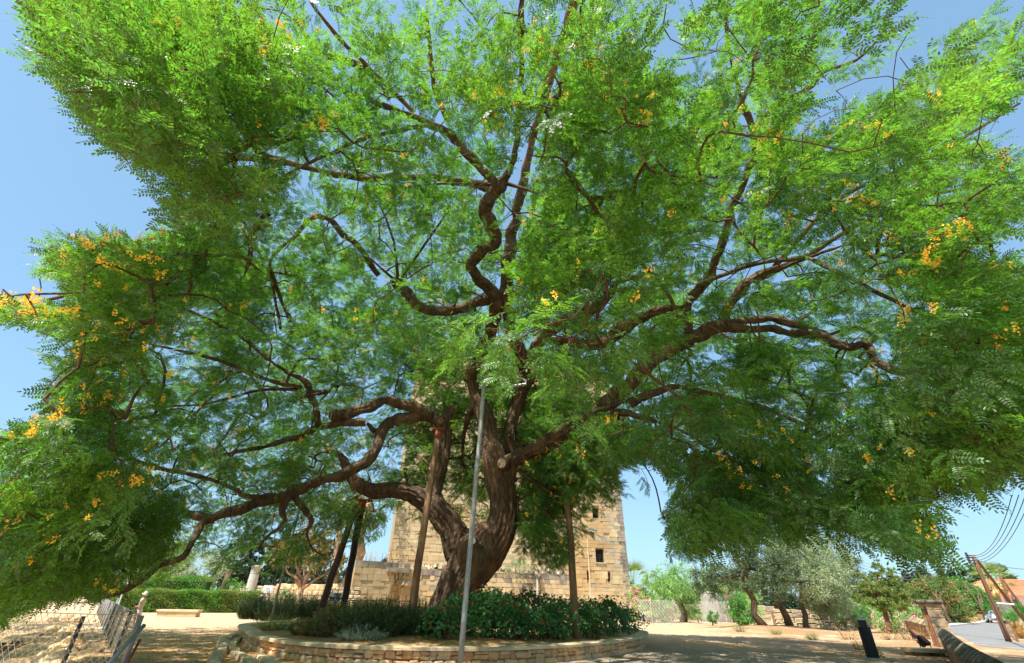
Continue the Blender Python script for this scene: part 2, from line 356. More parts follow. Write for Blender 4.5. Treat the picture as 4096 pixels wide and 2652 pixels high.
# ================================================================ THE GREAT TREE
K = 4096/2380.0
def L3(pts):
    """[(u, v, width, Y), ...] traced at 2380 wide -> list of (point, radius)"""
    out = []
    for u, v, w, Y in pts:
        p = at(u*K, v*K, Y); dep = float(-((p-C0) @ _R)[2]); out.append((p, max(.012, .5*w*K*dep/FPX)*LW))
    return out
def smooth(pr, n=4, wob=.0):
    """catmull-rom through (point, radius)"""
    P = np.array([p for p, r in pr]); Rr = np.array([r for p, r in pr]); o = []; ro = []
    for i in range(len(P)-1):
        p0 = P[max(i-1, 0)]; p1 = P[i]; p2 = P[i+1]; p3 = P[min(i+2, len(P)-1)]
        for t in np.linspace(0, 1, n, endpoint=False):
            o.append(.5*((2*p1)+(-p0+p2)*t+(2*p0-5*p1+4*p2-p3)*t*t+(-p0+3*p1-3*p2+p3)*t**3)); ro.append(Rr[i]+(Rr[i+1]-Rr[i])*t)
    o.append(P[-1]); ro.append(Rr[-1]); return np.array(o), np.array(ro)
TY = 22.0; LW = .93
TRUNK = [
 [(1035, 1462, 150, TY), (1042, 1432, 118, TY), (1052, 1390, 98, TY), (1075, 1335, 104, TY), (1105, 1285, 128, TY), (1120, 1262, 100, TY)],
 [(1090, 1345, 80, TY), (1128, 1290, 92, TY), (1158, 1240, 84, TY), (1170, 1195, 76, TY), (1170, 1150, 72, TY-.1), (1160, 1105, 72, TY-.2), (1148, 1060, 62, TY-.2), (1136, 1010, 50, TY), (1122, 960, 44, TY), (1106, 915, 38, TY), (1092, 870, 30, TY)],
 [(1080, 1335, 80, TY), (1066, 1270, 84, TY), (1048, 1225, 72, TY), (1015, 1180, 62, TY), (1008, 1140, 44, TY), (1020, 1090, 38, TY), (1030, 1040, 38, TY), (1036, 990, 34, TY), (1048, 950, 28, TY)],
 [(1170, 1120, 60, TY), (1186, 1078, 48, TY-.4), (1215, 1058, 42, TY-.9), (1250, 1040, 38, TY-1.4), (1310, 1003, 34, TY-2.4), (1350, 975, 32, TY-2.8), (1395, 950, 30, TY-3.2), (1450, 930, 24, TY-3.8)],
 [(1015, 1190, 54, TY), (985, 1163, 52, TY), (955, 1146, 46, TY-.1), (915, 1140, 40, TY-.2), (870, 1142, 40, TY-.3), (835, 1128, 36, TY-.4)],
 [(1182, 1120, 50, TY+.8), (1186, 1060, 36, TY+.9), (1184, 1010, 32, TY+1), (1195, 960, 32, TY+.9), (1215, 910, 36, TY+.6), (1232, 870, 36, TY)],
]
LIMBS = [
 # left limbs
 [(1036, 985, 34, TY), (1000, 968, 34, TY-.3), (955, 968, 32, TY-.7), (905, 985, 30, TY-1.1), (878, 1035, 28, TY-1.4), (845, 1080, 30, TY-1.7), (790, 1102, 30, TY-2), (725, 1128, 30, TY-2.5), (660, 1152, 30, TY-3), (600, 1170, 27, TY-3.4), (545, 1190, 26, TY-3.8), (480, 1212, 24, TY-4.3)],
 [(500, 1207, 22, TY-4.2), (455, 1198, 20, TY-4.4), (428, 1190, 15, TY-4.5)],
 [(1005, 962, 28, TY-.4), (955, 945, 28, TY-.9), (905, 930, 26, TY-1.4), (860, 945, 28, TY-1.8), (815, 962, 30, TY-2.1), (775, 965, 27, TY-2.3)],
 [(915, 985, 22, TY-1.1), (870, 1000, 17, TY-1.2), (855, 985, 12, TY-1.3)],
 [(850, 980, 20, TY-1.9), (780, 985, 20, TY-2.2), (735, 992, 18, TY-2.5), (700, 1012, 17, TY-2.8), (640, 1030, 15, TY-3.4), (590, 1044, 12, TY-4), (520, 1056, 9, TY-4.6)],
 [(740, 990, 18, TY-2.5), (735, 945, 18, TY-2.7), (722, 915, 20, TY-2.9), (760, 908, 16, TY-2.6), (700, 925, 10, TY-3.2)],
 [(722, 915, 17, TY-2.9), (700, 880, 12, TY-3.3), (652, 858, 9, TY-3.8), (590, 808, 8, TY-4.6), (534, 767, 8, TY-5.4), (471, 736, 7, TY-6.2), (371, 695, 6, TY-7.4), (312, 672, 4, TY-8.2), (253, 681, 3, TY-9)],
 [(700, 900, 10, TY-3.2), (615, 880, 9, TY-4.5), (516, 840, 8, TY-5.8), (434, 819, 7, TY-6.8), (344, 799, 5, TY-7.8), (253, 790, 3, TY-8.8)],
 [(690, 905, 7, TY-3.2), (606, 907, 6, TY-4.5), (475, 939, 5, TY-6.2), (344, 946, 4, TY-7.8), (244, 971, 3, TY-9)],
 [(640, 1160, 11, TY-3), (566, 1150, 10, TY-4.2), (552, 1140, 9, TY-4.4), (475, 1111, 9, TY-5.4), (371, 1088, 9, TY-6.5), (290, 1061, 8, TY-7.4), (222, 1020, 5, TY-8.2)],
 [(300, 1064, 6, TY-7.3), (271, 1050, 5, TY-7.6), (136, 1064, 4, TY-9), (20, 1066, 3, TY-10)],
 [(490, 1208, 16, TY-4.2), (467, 1216, 15, TY-4.5), (446, 1262, 13, TY-4.9), (424, 1297, 14, TY-5.2), (376, 1311, 13, TY-5.6), (345, 1335, 13, TY-5.9), (317, 1355, 13, TY-6.1), (285, 1374, 13, TY-6.4), (242, 1386, 11, TY-6.7), (188, 1381, 7, TY-7.1), (107, 1387, 5, TY-7.6)],
 [(668, 1152, 20, TY-3), (655, 1185, 13, TY-3), (660, 1215, 11, TY-3.1), (625, 1245, 9, TY-3.3), (600, 1275, 6, TY-3.5)],
 [(680, 1150, 20, TY-2.8), (705, 1185, 15, TY-2.7), (722, 1210, 13, TY-2.6), (716, 1240, 7, TY-2.6), (730, 1280, 6, TY-2.5), (760, 1290, 4, TY-2.4)],
 [(835, 1128, 34, TY-.4), (815, 1100, 26, TY-.5), (790, 1060, 16, TY-.7), (750, 1050, 9, TY-1)],
 # the S shaped limb and what it carries
 [(1092, 880, 30, TY), (1130, 800, 26, TY-2), (1150, 720, 28, TY-4.4), (1146, 678, 30, TY-5.6), (1128, 655, 28, TY-6.2), (1098, 632, 27, TY-6.8), (1096, 610, 25, TY-7.2), (1125, 585, 28, TY-7.7), (1152, 558, 28, TY-8.2), (1143, 525, 28, TY-8.8), (1124, 492, 28, TY-9.3), (1134, 462, 30, TY-9.7), (1160, 432, 34, TY-10.1)],
 [(1156, 434, 24, TY-10.1), (1125, 400, 23, TY-10.6), (1090, 360, 22, TY-11.2), (1045, 312, 20, TY-11.9), (980, 275, 17, TY-12.7), (880, 240, 12, TY-13.8), (790, 208, 10, TY-14.6), (700, 180, 9, TY-15.3), (620, 155, 8, TY-16), (540, 145, 8, TY-16.5), (440, 122, 6, TY-17.1), (350, 100, 5, TY-17.6), (270, 92, 3.5, TY-18)],
 [(990, 290, 9, TY-12.6), (900, 310, 7, TY-13.2), (835, 325, 7, TY-13.7), (770, 355, 6, TY-14), (700, 388, 6, TY-14.3), (640, 420, 5, TY-14.5), (560, 460, 4, TY-15)],
 [(1165, 430, 22, TY-10.1), (1188, 395, 15, TY-10.7), (1200, 330, 13, TY-11.6), (1205, 240, 12, TY-13), (1210, 150, 12, TY-14.2), (1212, 40, 12, TY-15.6), (1215, -60, 10, TY-16.6)],
 [(1175, 700, 26, TY-4.6), (1178, 640, 24, TY-5.4), (1186, 570, 22, TY-6.2), (1196, 510, 20, TY-7), (1215, 420, 17, TY-8.2), (1245, 300, 17, TY-9.6), (1275, 190, 18, TY-11), (1300, 105, 19, TY-12), (1322, 50, 20, TY-12.8), (1345, -40, 17, TY-13.8)],
 [(1150, 690, 24, TY-5), (1110, 702, 22, TY-5), (1065, 716, 20, TY-5), (1015, 722, 20, TY-5), (975, 708, 20, TY-5), (945, 680, 20, TY-5.2), (918, 655, 19, TY-5.4)],
 [(925, 655, 6, TY-5.4), (915, 560, 5, TY-6.8), (880, 470, 4, TY-8.2)], [(928, 655, 6, TY-5.4), (985, 570, 5, TY-6.6), (1050, 480, 5, TY-8)], [(922, 655, 5, TY-5.4), (860, 600, 4, TY-6.6)],
 [(1160, 425, 14, TY-10), (1090, 428, 6, TY-10.2), (1000, 428, 5, TY-10.6), (900, 440, 4, TY-11.2)],
 [(1175, 425, 10, TY-10), (1240, 445, 5, TY-10.2), (1330, 490, 4, TY-10.6)],
 [(1228, 880, 34, TY), (1215, 830, 30, TY-1.4), (1190, 770, 28, TY-3), (1175, 700, 26, TY-4.6)],
 # upper left limbs behind
 [(1150, 440, 24, TY-8.5), (1090, 425, 20, TY-8.6), (1020, 412, 18, TY-8.8), (900, 412, 16, TY-9.2), (820, 412, 15, TY-9.6), (750, 400, 15, TY-10), (697, 385, 15, TY-10.3), (641, 371, 18, TY-10.6), (604, 350, 14, TY-11), (570, 315, 13, TY-11.4), (540, 275, 12, TY-12), (503, 240, 10, TY-12.6), (470, 262, 8, TY-12.7)],
 [(650, 378, 15, TY-10.6), (600, 366, 15, TY-10.9), (530, 360, 14, TY-11.4), (467, 350, 13, TY-11.8), (440, 320, 8, TY-12.2), (400, 300, 5, TY-12.6)],
 [(880, 640, 12, TY-5.6), (830, 570, 13, TY-6.8), (795, 545, 14, TY-7.4), (770, 510, 11, TY-8), (727, 507, 12, TY-8.4), (690, 545, 10, TY-8.4), (655, 575, 8, TY-8.5), (628, 610, 7, TY-8.4), (636, 650, 8, TY-7.9), (655, 700, 8, TY-7.4), (676, 750, 9, TY-7)],
 [(625, 615, 6, TY-8.4), (638, 690, 6, TY-7.6), (652, 765, 6, TY-7)],
 # limbs to the upper middle
 [(905, 232, 8, TY-13.4), (860, 160, 8, TY-14.2), (790, 90, 8, TY-15), (740, 30, 7, TY-15.6), (700, -40, 5, TY-16.2)],
 [(1040, 280, 12, TY-11.4), (1010, 200, 14, TY-12.2), (1000, 120, 9, TY-13.2), (990, 30, 7, TY-14.3)],
 [(960, 260, 10, TY-11.2), (900, 200, 9, TY-12.4), (830, 150, 14, TY-13.2), (740, 120, 12, TY-13.9), (690, 50, 8, TY-14.8)],
 # right limbs
 [(1225, 840, 28, TY-1), (1253, 788, 28, TY-2.4), (1290, 757, 26, TY-3.2), (1325, 735, 22, TY-4), (1375, 715, 20, TY-4.8), (1415, 688, 18, TY-5.6), (1440, 655, 12, TY-6.4), (1500, 640, 8, TY-7)],
 [(1280, 795, 20, TY-1.8), (1332, 793, 25, TY-2.6), (1375, 800, 25, TY-2.8), (1410, 795, 26, TY-3.2), (1440, 765, 28, TY-3.8), (1490, 735, 24, TY-4.6), (1540, 722, 20, TY-5.4), (1600, 715, 12, TY-6)],
 [(1400, 945, 34, TY-3.2), (1450, 900, 32, TY-3.6), (1500, 850, 32, TY-4.2), (1545, 822, 32, TY-4.7), (1600, 785, 32, TY-5.2), (1645, 765, 30, TY-5.6), (1700, 762, 24, TY-6), (1780, 767, 18, TY-6.5), (1850, 775, 18, TY-7), (1905, 780, 24, TY-7.4)],
 [(1660, 765, 20, TY-5.7), (1720, 748, 18, TY-6.1), (1785, 740, 17, TY-6.5), (1850, 750, 17, TY-7), (1900, 772, 20, TY-7.3), (1935, 792, 20, TY-7.6), (1975, 806, 16, TY-7.9), (2010, 800, 15, TY-8.1), (2035, 838, 17, TY-8.2), (2065, 858, 18, TY-8.4), (2110, 868, 16, TY-8.7), (2150, 885, 12, TY-9), (2200, 900, 7, TY-9.4)],
 [(1680, 760, 26, TY-5.9), (1695, 705, 24, TY-6.6), (1725, 668, 22, TY-7.2), (1765, 640, 19, TY-7.8), (1830, 615, 14, TY-8.5), (1900, 590, 9, TY-9.3), (2000, 560, 5, TY-10)],
 [(1600, 780, 18, TY-5.3), (1600, 700, 20, TY-6.2), (1640, 652, 24, TY-7), (1665, 600, 18, TY-7.8), (1690, 520, 17, TY-8.8), (1720, 440, 18, TY-9.8), (1746, 380, 19, TY-10.6), (1752, 330, 17, TY-11.2), (1742, 280, 15, TY-11.8), (1722, 240, 15, TY-12.2)],
 [(1722, 240, 10, TY-12.2), (1745, 188, 8, TY-12.7)],
 [(1724, 238, 8, TY-12.2), (1708, 170, 8, TY-13), (1692, 90, 7, TY-14), (1685, 20, 7, TY-14.8), (1680, -60, 5, TY-15.6)],
 [(1750, 320, 12, TY-11.2), (1775, 270, 8, TY-11.9), (1830, 230, 9, TY-12.4), (1885, 200, 11, TY-12.8), (1915, 165, 8, TY-13.2), (1990, 140, 6, TY-13.9), (2060, 70, 4, TY-14.8)],
 [(1619, 663, 11, TY-7), (1690, 635, 10, TY-7.8), (1759, 613, 9, TY-8.6), (1830, 602, 9, TY-9.4), (1886, 604, 9, TY-10), (1950, 635, 9, TY-10.6), (2008, 663, 9, TY-11), (2090, 705, 8, TY-11.6), (2166, 745, 7, TY-12), (2205, 790, 6, TY-12.3), (2225, 850, 5, TY-12.5)],
 [(1760, 650, 14, TY-7.6), (1880, 590, 11, TY-8.8), (2000, 520, 9, TY-10), (2120, 470, 8, TY-11.2), (2240, 440, 7, TY-12), (2370, 450, 5, TY-12.8)],
 [(1800, 620, 12, TY-8), (1940, 470, 10, TY-10), (2080, 400, 9, TY-11.4), (2220, 330, 7, TY-12.6), (2370, 240, 5, TY-13.6)],
 [(1465, 940, 24, TY-4), (1560, 900, 16, TY-5), (1680, 920, 12, TY-6), (1800, 960, 10, TY-7.5), (1920, 1010, 8, TY-9), (2040, 1060, 6, TY-10.4), (2130, 1120, 4, TY-11.4)],
 [(1420, 960, 20, TY-3.4), (1500, 970, 12, TY-4.2), (1600, 1010, 9, TY-5.2), (1700, 1080, 6, TY-6.4), (1740, 1160, 4, TY-7.2)],
 [(1205, 1092, 9, TY-.4), (1255, 1128, 8, TY-.8), (1290, 1150, 5, TY-1.2)], [(1190, 1165, 9, TY), (1230, 1155, 6, TY-.3)],
 [(1100, 940, 18, TY+.4), (1080, 1010, 10, TY+1.6), (1075, 1080, 6, TY+2.4)],
 # drooping foreground boughs
 [(1245, 420, 12, TY-9.5), (1330, 420, 10, TY-12), (1400, 520, 7, TY-14.2), (1400, 640, 5, TY-15.6), (1330, 740, 3, TY-16.4)],
 [(2010, 560, 8, TY-10.4), (2150, 600, 7, TY-12.6), (2260, 720, 6, TY-14.2), (2330, 860, 4, TY-15.2)],
]
root = thing('flowering_shade_tree', gr(1042*K, 1440*K, .3), 'huge spreading yellow-flowered tree with thick forked trunk and propped limbs', 'tree')
TL = root.location.copy()
# --- trunk and first limbs as one body, remeshed, then fissured bark
mb = MB(); segs = []
for t in TRUNK:
    P, Rr = smooth(L3(t), 4)
    mb.tube(P, list(Rr), 18); mb.sphere(P[-1], Rr[-1]*.98, 12, 8)
    for i in range(len(P)-1): segs.append((P[i], P[i+1], Rr[i], Rr[i+1]))
def remeshed(mb, vox, iters=3):
    tmp = bpy.data.objects.new('tmp', mb.mesh('tmp')); COL.objects.link(tmp)
    r = tmp.modifiers.new('r', 'REMESH'); r.mode = 'VOXEL'; r.voxel_size = vox
    s = tmp.modifiers.new('s', 'SMOOTH'); s.iterations = iters; s.factor = .5
    dg = bpy.context.evaluated_depsgraph_get(); ev = tmp.evaluated_get(dg); me = bpy.data.meshes.new_from_object(ev)
    old = tmp.data; bpy.data.objects.remove(tmp); bpy.data.meshes.remove(old); return me
def bark(me, segs, amp=.06, freq=9.0, along=1.3):
    n = len(me.vertices); V = np.empty(n*3, np.float32); me.vertices.foreach_get('co', V); V = V.reshape(-1, 3).astype(float)
    Nn = np.empty(n*3, np.float32); me.vertices.foreach_get('normal', Nn); Nn = Nn.reshape(-1, 3)
    best = np.full(n, 1e9); ax = np.zeros(n); an = np.zeros((n, 2)); acc = 0
    for a, b, r0, r1 in segs:
        d = b-a; L = np.linalg.norm(d)+1e-9; d = d/L
        t = np.clip((V-a) @ d, 0, L); c = a+t[:, None]*d; w = V-c; dist = np.linalg.norm(w, axis=1)-(r0+(r1-r0)*t/L)
        up = np.array([0, 1., 0]) if abs(d[1]) < .9 else np.array([1., 0, 0])
        nx = np.cross(d, up); nx /= np.linalg.norm(nx); ny = np.cross(d, nx)
        m = dist < best; best[m] = dist[m]; ax[m] = acc+t[m]
        th = np.arctan2(w @ ny, w @ nx); rr = (r0+r1)/2
        an[m] = np.stack([np.cos(th), np.sin(th)], 1)[m]*rr; acc += L
    disp = np.empty(n)
    for i in range(n):
        p = Vector((an[i, 0]*freq, an[i, 1]*freq, ax[i]*along))
        q = 1-2*abs(mnoise.noise(p+Vector((0, 0, 3*mnoise.noise(p*.3)))))
        p2 = p*2.3
        q2 = 1-2*abs(mnoise.noise(p2))
        big = mnoise.noise(Vector((an[i, 0]*2.2, an[i, 1]*2.2, ax[i]*.5)))
        disp[i] = -amp*max(0, q-.35)*1.5-amp*.45*max(0, q2-.2)+amp*1.4*big
    V += Nn*disp[:, None]*np.ones((1, 3)); me.vertices.foreach_set('co', V.astype(np.float32).ravel()); me.update()
me = remeshed(mb, .04); bark(me, segs, .08, 5.0, .9)
trunk_o = link('trunk', me, M_bark, root)
for p in trunk_o.data.polygons: p.use_smooth = True
# cut ends
SK = []           # skeleton nodes: point, radius
for t in TRUNK:
    P, Rr = smooth(L3(t), 4)
    SK += [(p, r) for p, r in zip(P, Rr)]
SKEL3 = []        # for keeping limbs visible
for li, t in enumerate(LIMBS):
    LW = 1.28 if 17 <= li <= 23 else 1.1 if 28 <= li <= 31 else (.92 if li < 6 else 1.1)
    P, Rr = smooth(L3(t), 4)
    k = len(P)
    for i in range(1, k-1):      # knobbly course
        P[i] += np.array([mnoise.noise(Vector(P[i]*1.3)), mnoise.noise(Vector(P[i]*1.3+np.array([9, 0, 0]))), mnoise.noise(Vector(P[i]*1.3+np.array([0, 9, 0])))])*Rr[i]*.6
        Rr[i] *= 1+.3*mnoise.noise(Vector(P[i]*2.1+np.array([3, 3, 3])))
    big = Rr.max() > .16
    if big:
        P2, R2 = smooth(list(zip(P, Rr)), 4); nn = 22; m2 = MB(); m2.tube(P2, list(R2), nn); m2.sphere(P2[-1], R2[-1]*.97, 10, 6)
        VV = np.array(m2.v); me = m2.mesh('limb')
        sg = [(P[i], P[i+1], Rr[i], Rr[i+1]) for i in range(k-1)]; bark(me, sg, .055, 6, 1.3)
        link('limb', me, M_bark, root, smooth=True)
    else:
        m2 = MB(); m2.tube(P, list(Rr), 8); m2.build('bough', M_bark if Rr.max() > .08 else M_twig, root, smooth=True)
    SK += [(p, r) for p, r in zip(P, Rr)]; SKEL3.append((P, Rr))
LW = .93
for (u, v, w, Y, dr) in [(1168, 1078, 25, TY-.95, (-.35, -1, -.1)), (777, 965, 24, TY-2.4, (-1, -.6, 0)), (428, 1190, 12, TY-4.5, (-1, 0, .3)), (1005, 1000, 10, TY-.8, (-.3, -1, .1)), (916, 654, 15, TY-5.45, (-.6, -.5, -.1))]:
    p, r = L3([(u, v, w, Y)])[0]; d = Vector(dr).normalized(); p = Vector(p)
    MB().tube([p-d*.35, p, p+d*.05, p+d*.14], [r*1.35, r*1.3, r*1.15, r], 14).build('cut_stub', M_bark, root, smooth=True)
    MB().tube([p+d*.139, p+d*.15], [r*.9, r*.88], 14).build('cut_end', M_cut, root)

# --- where leaves hang.  Gaps in the crown, as seen, with the share of leaves kept (traced at 2380 wide)
GAPS = [
 (0.0, [(-900, -400), (-20, -400), (40, 0), (75, 60), (120, 85), (60, 100), (100, 125), (60, 140), (130, 190), (150, 215), (185, 275), (250, 330), (330, 395), (390, 420), (345, 480), (400, 525), (335, 545), (245, 545), (150, 562), (90, 580), (90, 635), (150, 665), (215, 700), (130, 712), (60, 690), (-20, 690), (-900, 690)]),
 (0.0, [(-900, 758), (60, 752), (120, 780), (190, 782), (150, 815), (62, 822), (150, 845), (125, 890), (65, 935), (110, 960), (60, 995), (-20, 1010), (-900, 1010)]),
 (0.0, [(-900, 1095), (70, 1080), (130, 1100), (60, 1120), (-900, 1130)]),
 (0.05, [(1560, -400), (1640, -400), (1625, 0), (1590, 60), (1630, 120), (1640, 190), (1600, 270), (1560, 300), (1575, 200), (1560, 120), (1580, 50)]),
 (0.0, [(2130, -400), (2700, -400), (2600, -60), (2330, 5), (2235, 45), (2190, 85), (2150, 125), (2080, 190), (2040, 215), (1980, 235), (1950, 275), (1890, 310), (1850, 335), (1830, 300), (1890, 250), (1950, 215), (2040, 175), (2100, 110), (2150, 50), (2135, 0)]),
 (0.0, [(3100, 255), (2380, 255), (2310, 262), (2240, 290), (2320, 318), (2380, 338), (3100, 338)]),
 (0.0, [(3100, 520), (2380, 520), (2310, 555), (2270, 580), (2240, 600), (2300, 610), (2380, 604), (3100, 604)]),
 (0.0, [(3100, 1120), (2385, 1120), (2290, 1150), (2240, 1155), (2175, 1150), (2160, 1190), (2200, 1245), (2228, 1305), (2160, 1312), (2060, 1285), (2000, 1272), (1930, 1235), (1870, 1248), (1850, 1282), (1800, 1240), (1740, 1262), (1700, 1278), (1625, 1298), (1600, 1312), (1535, 1270), (1528, 1190), (1555, 1120), (1525, 1080), (1498, 1092), (1512, 1150), (1465, 1175), (1440, 1190), (1400, 1225), (1375, 1240), (1300, 1372), (1300, 1700), (3100, 1700)]),
 (0.0, [(1200, 1345), (1330, 1345), (1330, 1700), (1200, 1700)]),
 (0.25, [(1210, 1250), (1310, 1330), (1320, 1380), (1210, 1380)]),
 (0.0, [(1015, 1330), (1210, 1310), (1210, 1700), (900, 1700), (870, 1260), (925, 1180), (955, 1240), (1000, 1330)]),
 (0.18, [(925, 1150), (960, 1165), (1080, 1270), (1050, 1330), (1000, 1330), (930, 1230)]),
 (0.6, [(1060, 1000), (1120, 1000), (1130, 1200), (1095, 1260), (1060, 1200), (1030, 1150)]),
 (0.0, [(350, 1372), (430, 1318), (510, 1335), (610, 1345), (720, 1352), (770, 1300), (820, 1320), (870, 1275), (1000, 1330), (1000, 1700), (230, 1700), (235, 1400)]),
 (0.3, [(420, 1250), (720, 1225), (820, 1210), (860, 1280), (700, 1345), (440, 1320)]),
 (0.0, [(-900, 1500), (0, 1492), (40, 1455), (90, 1400), (230, 1398), (235, 1700), (-900, 1700)]),
 (0.35, [(1300, 1200), (1420, 1100), (1500, 1080), (1510, 1160), (1400, 1230), (1340, 1330), (1290, 1340)]),
 (0.25, [(1620, 800), (1700, 800), (1720, 850), (1560, 900), (1600, 830)]),
 (0.6, [(960, 60), (1190, 60), (1190, 250), (1040, 240)]), (0.6, [(700, 300), (860, 320), (820, 400), (690, 380)]),
 (0.6, [(780, 1060), (1000, 1000), (1010, 1110), (870, 1130)]),
 (0.45, [(1830, 680), (2100, 700), (2100, 780), (1930, 740), (1720, 730)]),
]
def inpoly(x, y, poly):
    c = np.zeros(len(x), bool); n = len(poly); j = n-1
    for i in range(n):
        xi, yi = poly[i]; xj, yj = poly[j]
        if yi != yj:
            h = ((yi > y) != (yj > y)) & (x < (xj-xi)*(y-yi)/(yj-yi)+xi); c ^= h
        j = i
    return c
def keep_share(P, soft=9, lmb=True):
    u, v, w = proj(P); u = u/K+rng.normal(size=len(P))*soft; v = v/K+rng.normal(size=len(P))*soft; k = np.ones(len(P)); f = w > .4
    for s, poly in GAPS: k = np.where(f & inpoly(u, v, poly), np.minimum(k, s), k)
    return k
# --- crown as a thick vaulted shell
EC = np.array([-1.0, 16.0, 1.5]); EB = np.array([22.0, 16.5, 14.5])
def crown_zmin(P):
    x, y = P[:, 0], P[:, 1]
    z = 4.2+1.2*np.cos(x*.4+1)
    z = np.where(x < -10, 4.2-3.6*sst(-10, -17, x), z)
    z = np.where(y < 11, z+(11-y)*.55, z); z = np.where(x > 8, np.maximum(z-1.2, 3.0), z)
    return z
def sample_crown(n, lo, hi):
    o = []
    tot = 0
    while tot < n:
        p = EC+(rng.random((n*2, 3))*2-1)*EB*1.02
        q = (p-EC)/EB; rho = np.linalg.norm(q, axis=1)
        rr = 1+.08*np.sin(q[:, 0]*9+1)*np.cos(q[:, 1]*8)
        m = (rho < hi*rr) & (rho > lo*rr) & (p[:, 2] > crown_zmin(p)) & (p[:, 1] > -1.0)
        m &= np.linalg.norm(p-C0, axis=1) > 4.2
        p = p[m]; o.append(p); tot += len(p)
    return np.concatenate(o)[:n]
A = sample_crown(4600, .80, 1.0); B = sample_crown(800, .35, .80); B = B[B[:, 1] > 8]
# leafy masses seen in front of the limbs: (u, v, spread in px at 2380 wide, Y near, Y far, count)
FRONT = [(1320, 700, 130, 6.0, 9, 20), (1180, 800, 80, 5.0, 6.5, 9), (1450, 720, 130, 6, 9, 20), (1400, 560, 120, 6.5, 9.5, 14), (1150, 900, 60, 23, 27, 16), (1080, 950, 50, 23, 27, 12), (1250, 930, 60, 22, 26, 16), (1180, 820, 90, 22, 27, 20), (1320, 960, 60, 21, 25, 14), (980, 900, 90, 22, 26, 14), (1060, 860, 90, 21, 26, 16), (1150, 960, 110, 24, 29, 34), (1020, 1000, 80, 24, 29, 24), (1290, 1000, 90, 23, 28, 30), (1380, 1010, 70, 21, 26, 20), (1230, 1080, 50, 24, 27, 14), (1085, 1080, 40, 24, 28, 12), (960, 1040, 50, 23, 27, 12), (1260, 1150, 70, 20, 23, 26), (1330, 1230, 40, 19.5, 22, 14), (1300, 1040, 80, 20, 24, 26), (1400, 1040, 50, 18, 22, 16), (1080, 1120, 30, 24, 27, 10), (1180, 1000, 60, 23.5, 26, 14), (1250, 980, 80, 22, 26, 20), (1110, 1130, 50, 24, 29, 22), (970, 1120, 40, 23, 27, 12), (1300, 1080, 70, 20, 24, 20), (1380, 1110, 45, 18, 22, 14), (1040, 960, 90, 23, 28, 24), (1330, 830, 80, 6, 9, 12),
 (1700, 860, 160, 8, 12, 34), (1900, 500, 160, 7, 10, 26), (1750, 700, 120, 8, 11, 14), (2250, 640, 110, 5, 8, 26), (2240, 800, 110, 5, 7.5, 26), (2290, 980, 110, 5, 8, 26), (2130, 950, 120, 7, 10, 24),
 (2050, 1050, 130, 7, 10, 26), (1950, 1150, 110, 8, 11, 24), (2120, 1180, 80, 6.5, 9, 16), (1700, 1080, 120, 9, 13, 30), (1620, 1180, 60, 8, 11, 14), (1800, 1170, 90, 9, 12, 18), (1600, 950, 120, 9, 13, 20), (1480, 1010, 70, 12, 16, 16),
 (240, 180, 130, 3.0, 6.0, 18), (400, 250, 130, 3.6, 7, 20), (180, 60, 110, 3.0, 6, 14), (450, 90, 140, 4, 8, 20), (640, 220, 140, 5, 9, 18), (330, 340, 80, 4, 7, 16), (500, 420, 80, 4.4, 7, 16),
 (200, 620, 90, 7, 10, 34), (330, 640, 90, 7, 11, 30), (100, 720, 60, 6.5, 9, 16), (30, 705, 40, 6, 8, 9), (250, 760, 100, 7, 11, 24), (170, 870, 90, 7.5, 11, 24), (130, 930, 70, 7, 10, 16), (120, 1030, 90, 7, 10, 26), (250, 1000, 110, 8, 12, 26), (30, 1050, 50, 6.5, 9, 12),
 (60, 1200, 110, 8, 13, 36), (200, 1200, 110, 10, 14, 34), (350, 1230, 90, 12, 15, 22), (100, 1330, 80, 9, 13, 26), (230, 1330, 80, 11, 14, 20), (40, 1400, 50, 8, 11, 14), (400, 1140, 100, 12, 16, 20), (500, 1000, 120, 12, 16, 22),
 (620, 800, 130, 11, 15, 22), (450, 600, 100, 8, 12, 26), (560, 520, 90, 9, 12, 18), (420, 900, 120, 11, 15, 22), (700, 1080, 100, 15, 18, 18), (830, 880, 100, 14, 17, 18), (560, 1230, 90, 16, 19, 22), (700, 1240, 80, 18, 21, 22), (830, 1200, 60, 20, 23, 18), (640, 1280, 80, 20, 24, 18),
 (1330, 1060, 80, 18, 22, 26), (1260, 1120, 60, 19.5, 23, 22), (1350, 1150, 60, 19, 22, 22), (1240, 1200, 45, 20, 23, 18), (1290, 1270, 40, 20, 22, 10), (1060, 1060, 40, 23.5, 26, 9), (1000, 1060, 50, 23, 26, 14), (950, 1090, 40, 23, 25, 10), (1470, 1060, 50, 17, 20, 14), (1080, 1180, 22, 24, 26, 5), (960, 1190, 25, 24, 26, 6),
 (950, 620, 120, 11, 15, 14), (1020, 500, 120, 10, 14, 14), (1100, 780, 100, 14, 18, 14), (800, 650, 120, 11, 15, 18), (1270, 200, 110, 5, 8, 16), (1330, 330, 100, 6, 9, 14), (1500, 300, 120, 8, 11, 16), (1000, 120, 120, 7, 10, 12), (1780, 120, 120, 7, 10, 20), (2250, 200, 120, 6, 10, 22), (2150, 350, 120, 8, 12, 20), (1960, 330, 120, 8, 12, 18),
]
Cf = []
for u, v, s, y0, y1, n in FRONT:
    for i in range(n):
        uu = u+rng.normal()*s*.55; vv = v+rng.normal()*s*.5; Y = y0+(y1-y0)*rng.random()
        p = at(uu*K, vv*K, Y)
        if p[2] < 1.6: continue
        Cf.append(p)
Cf = np.array(Cf)
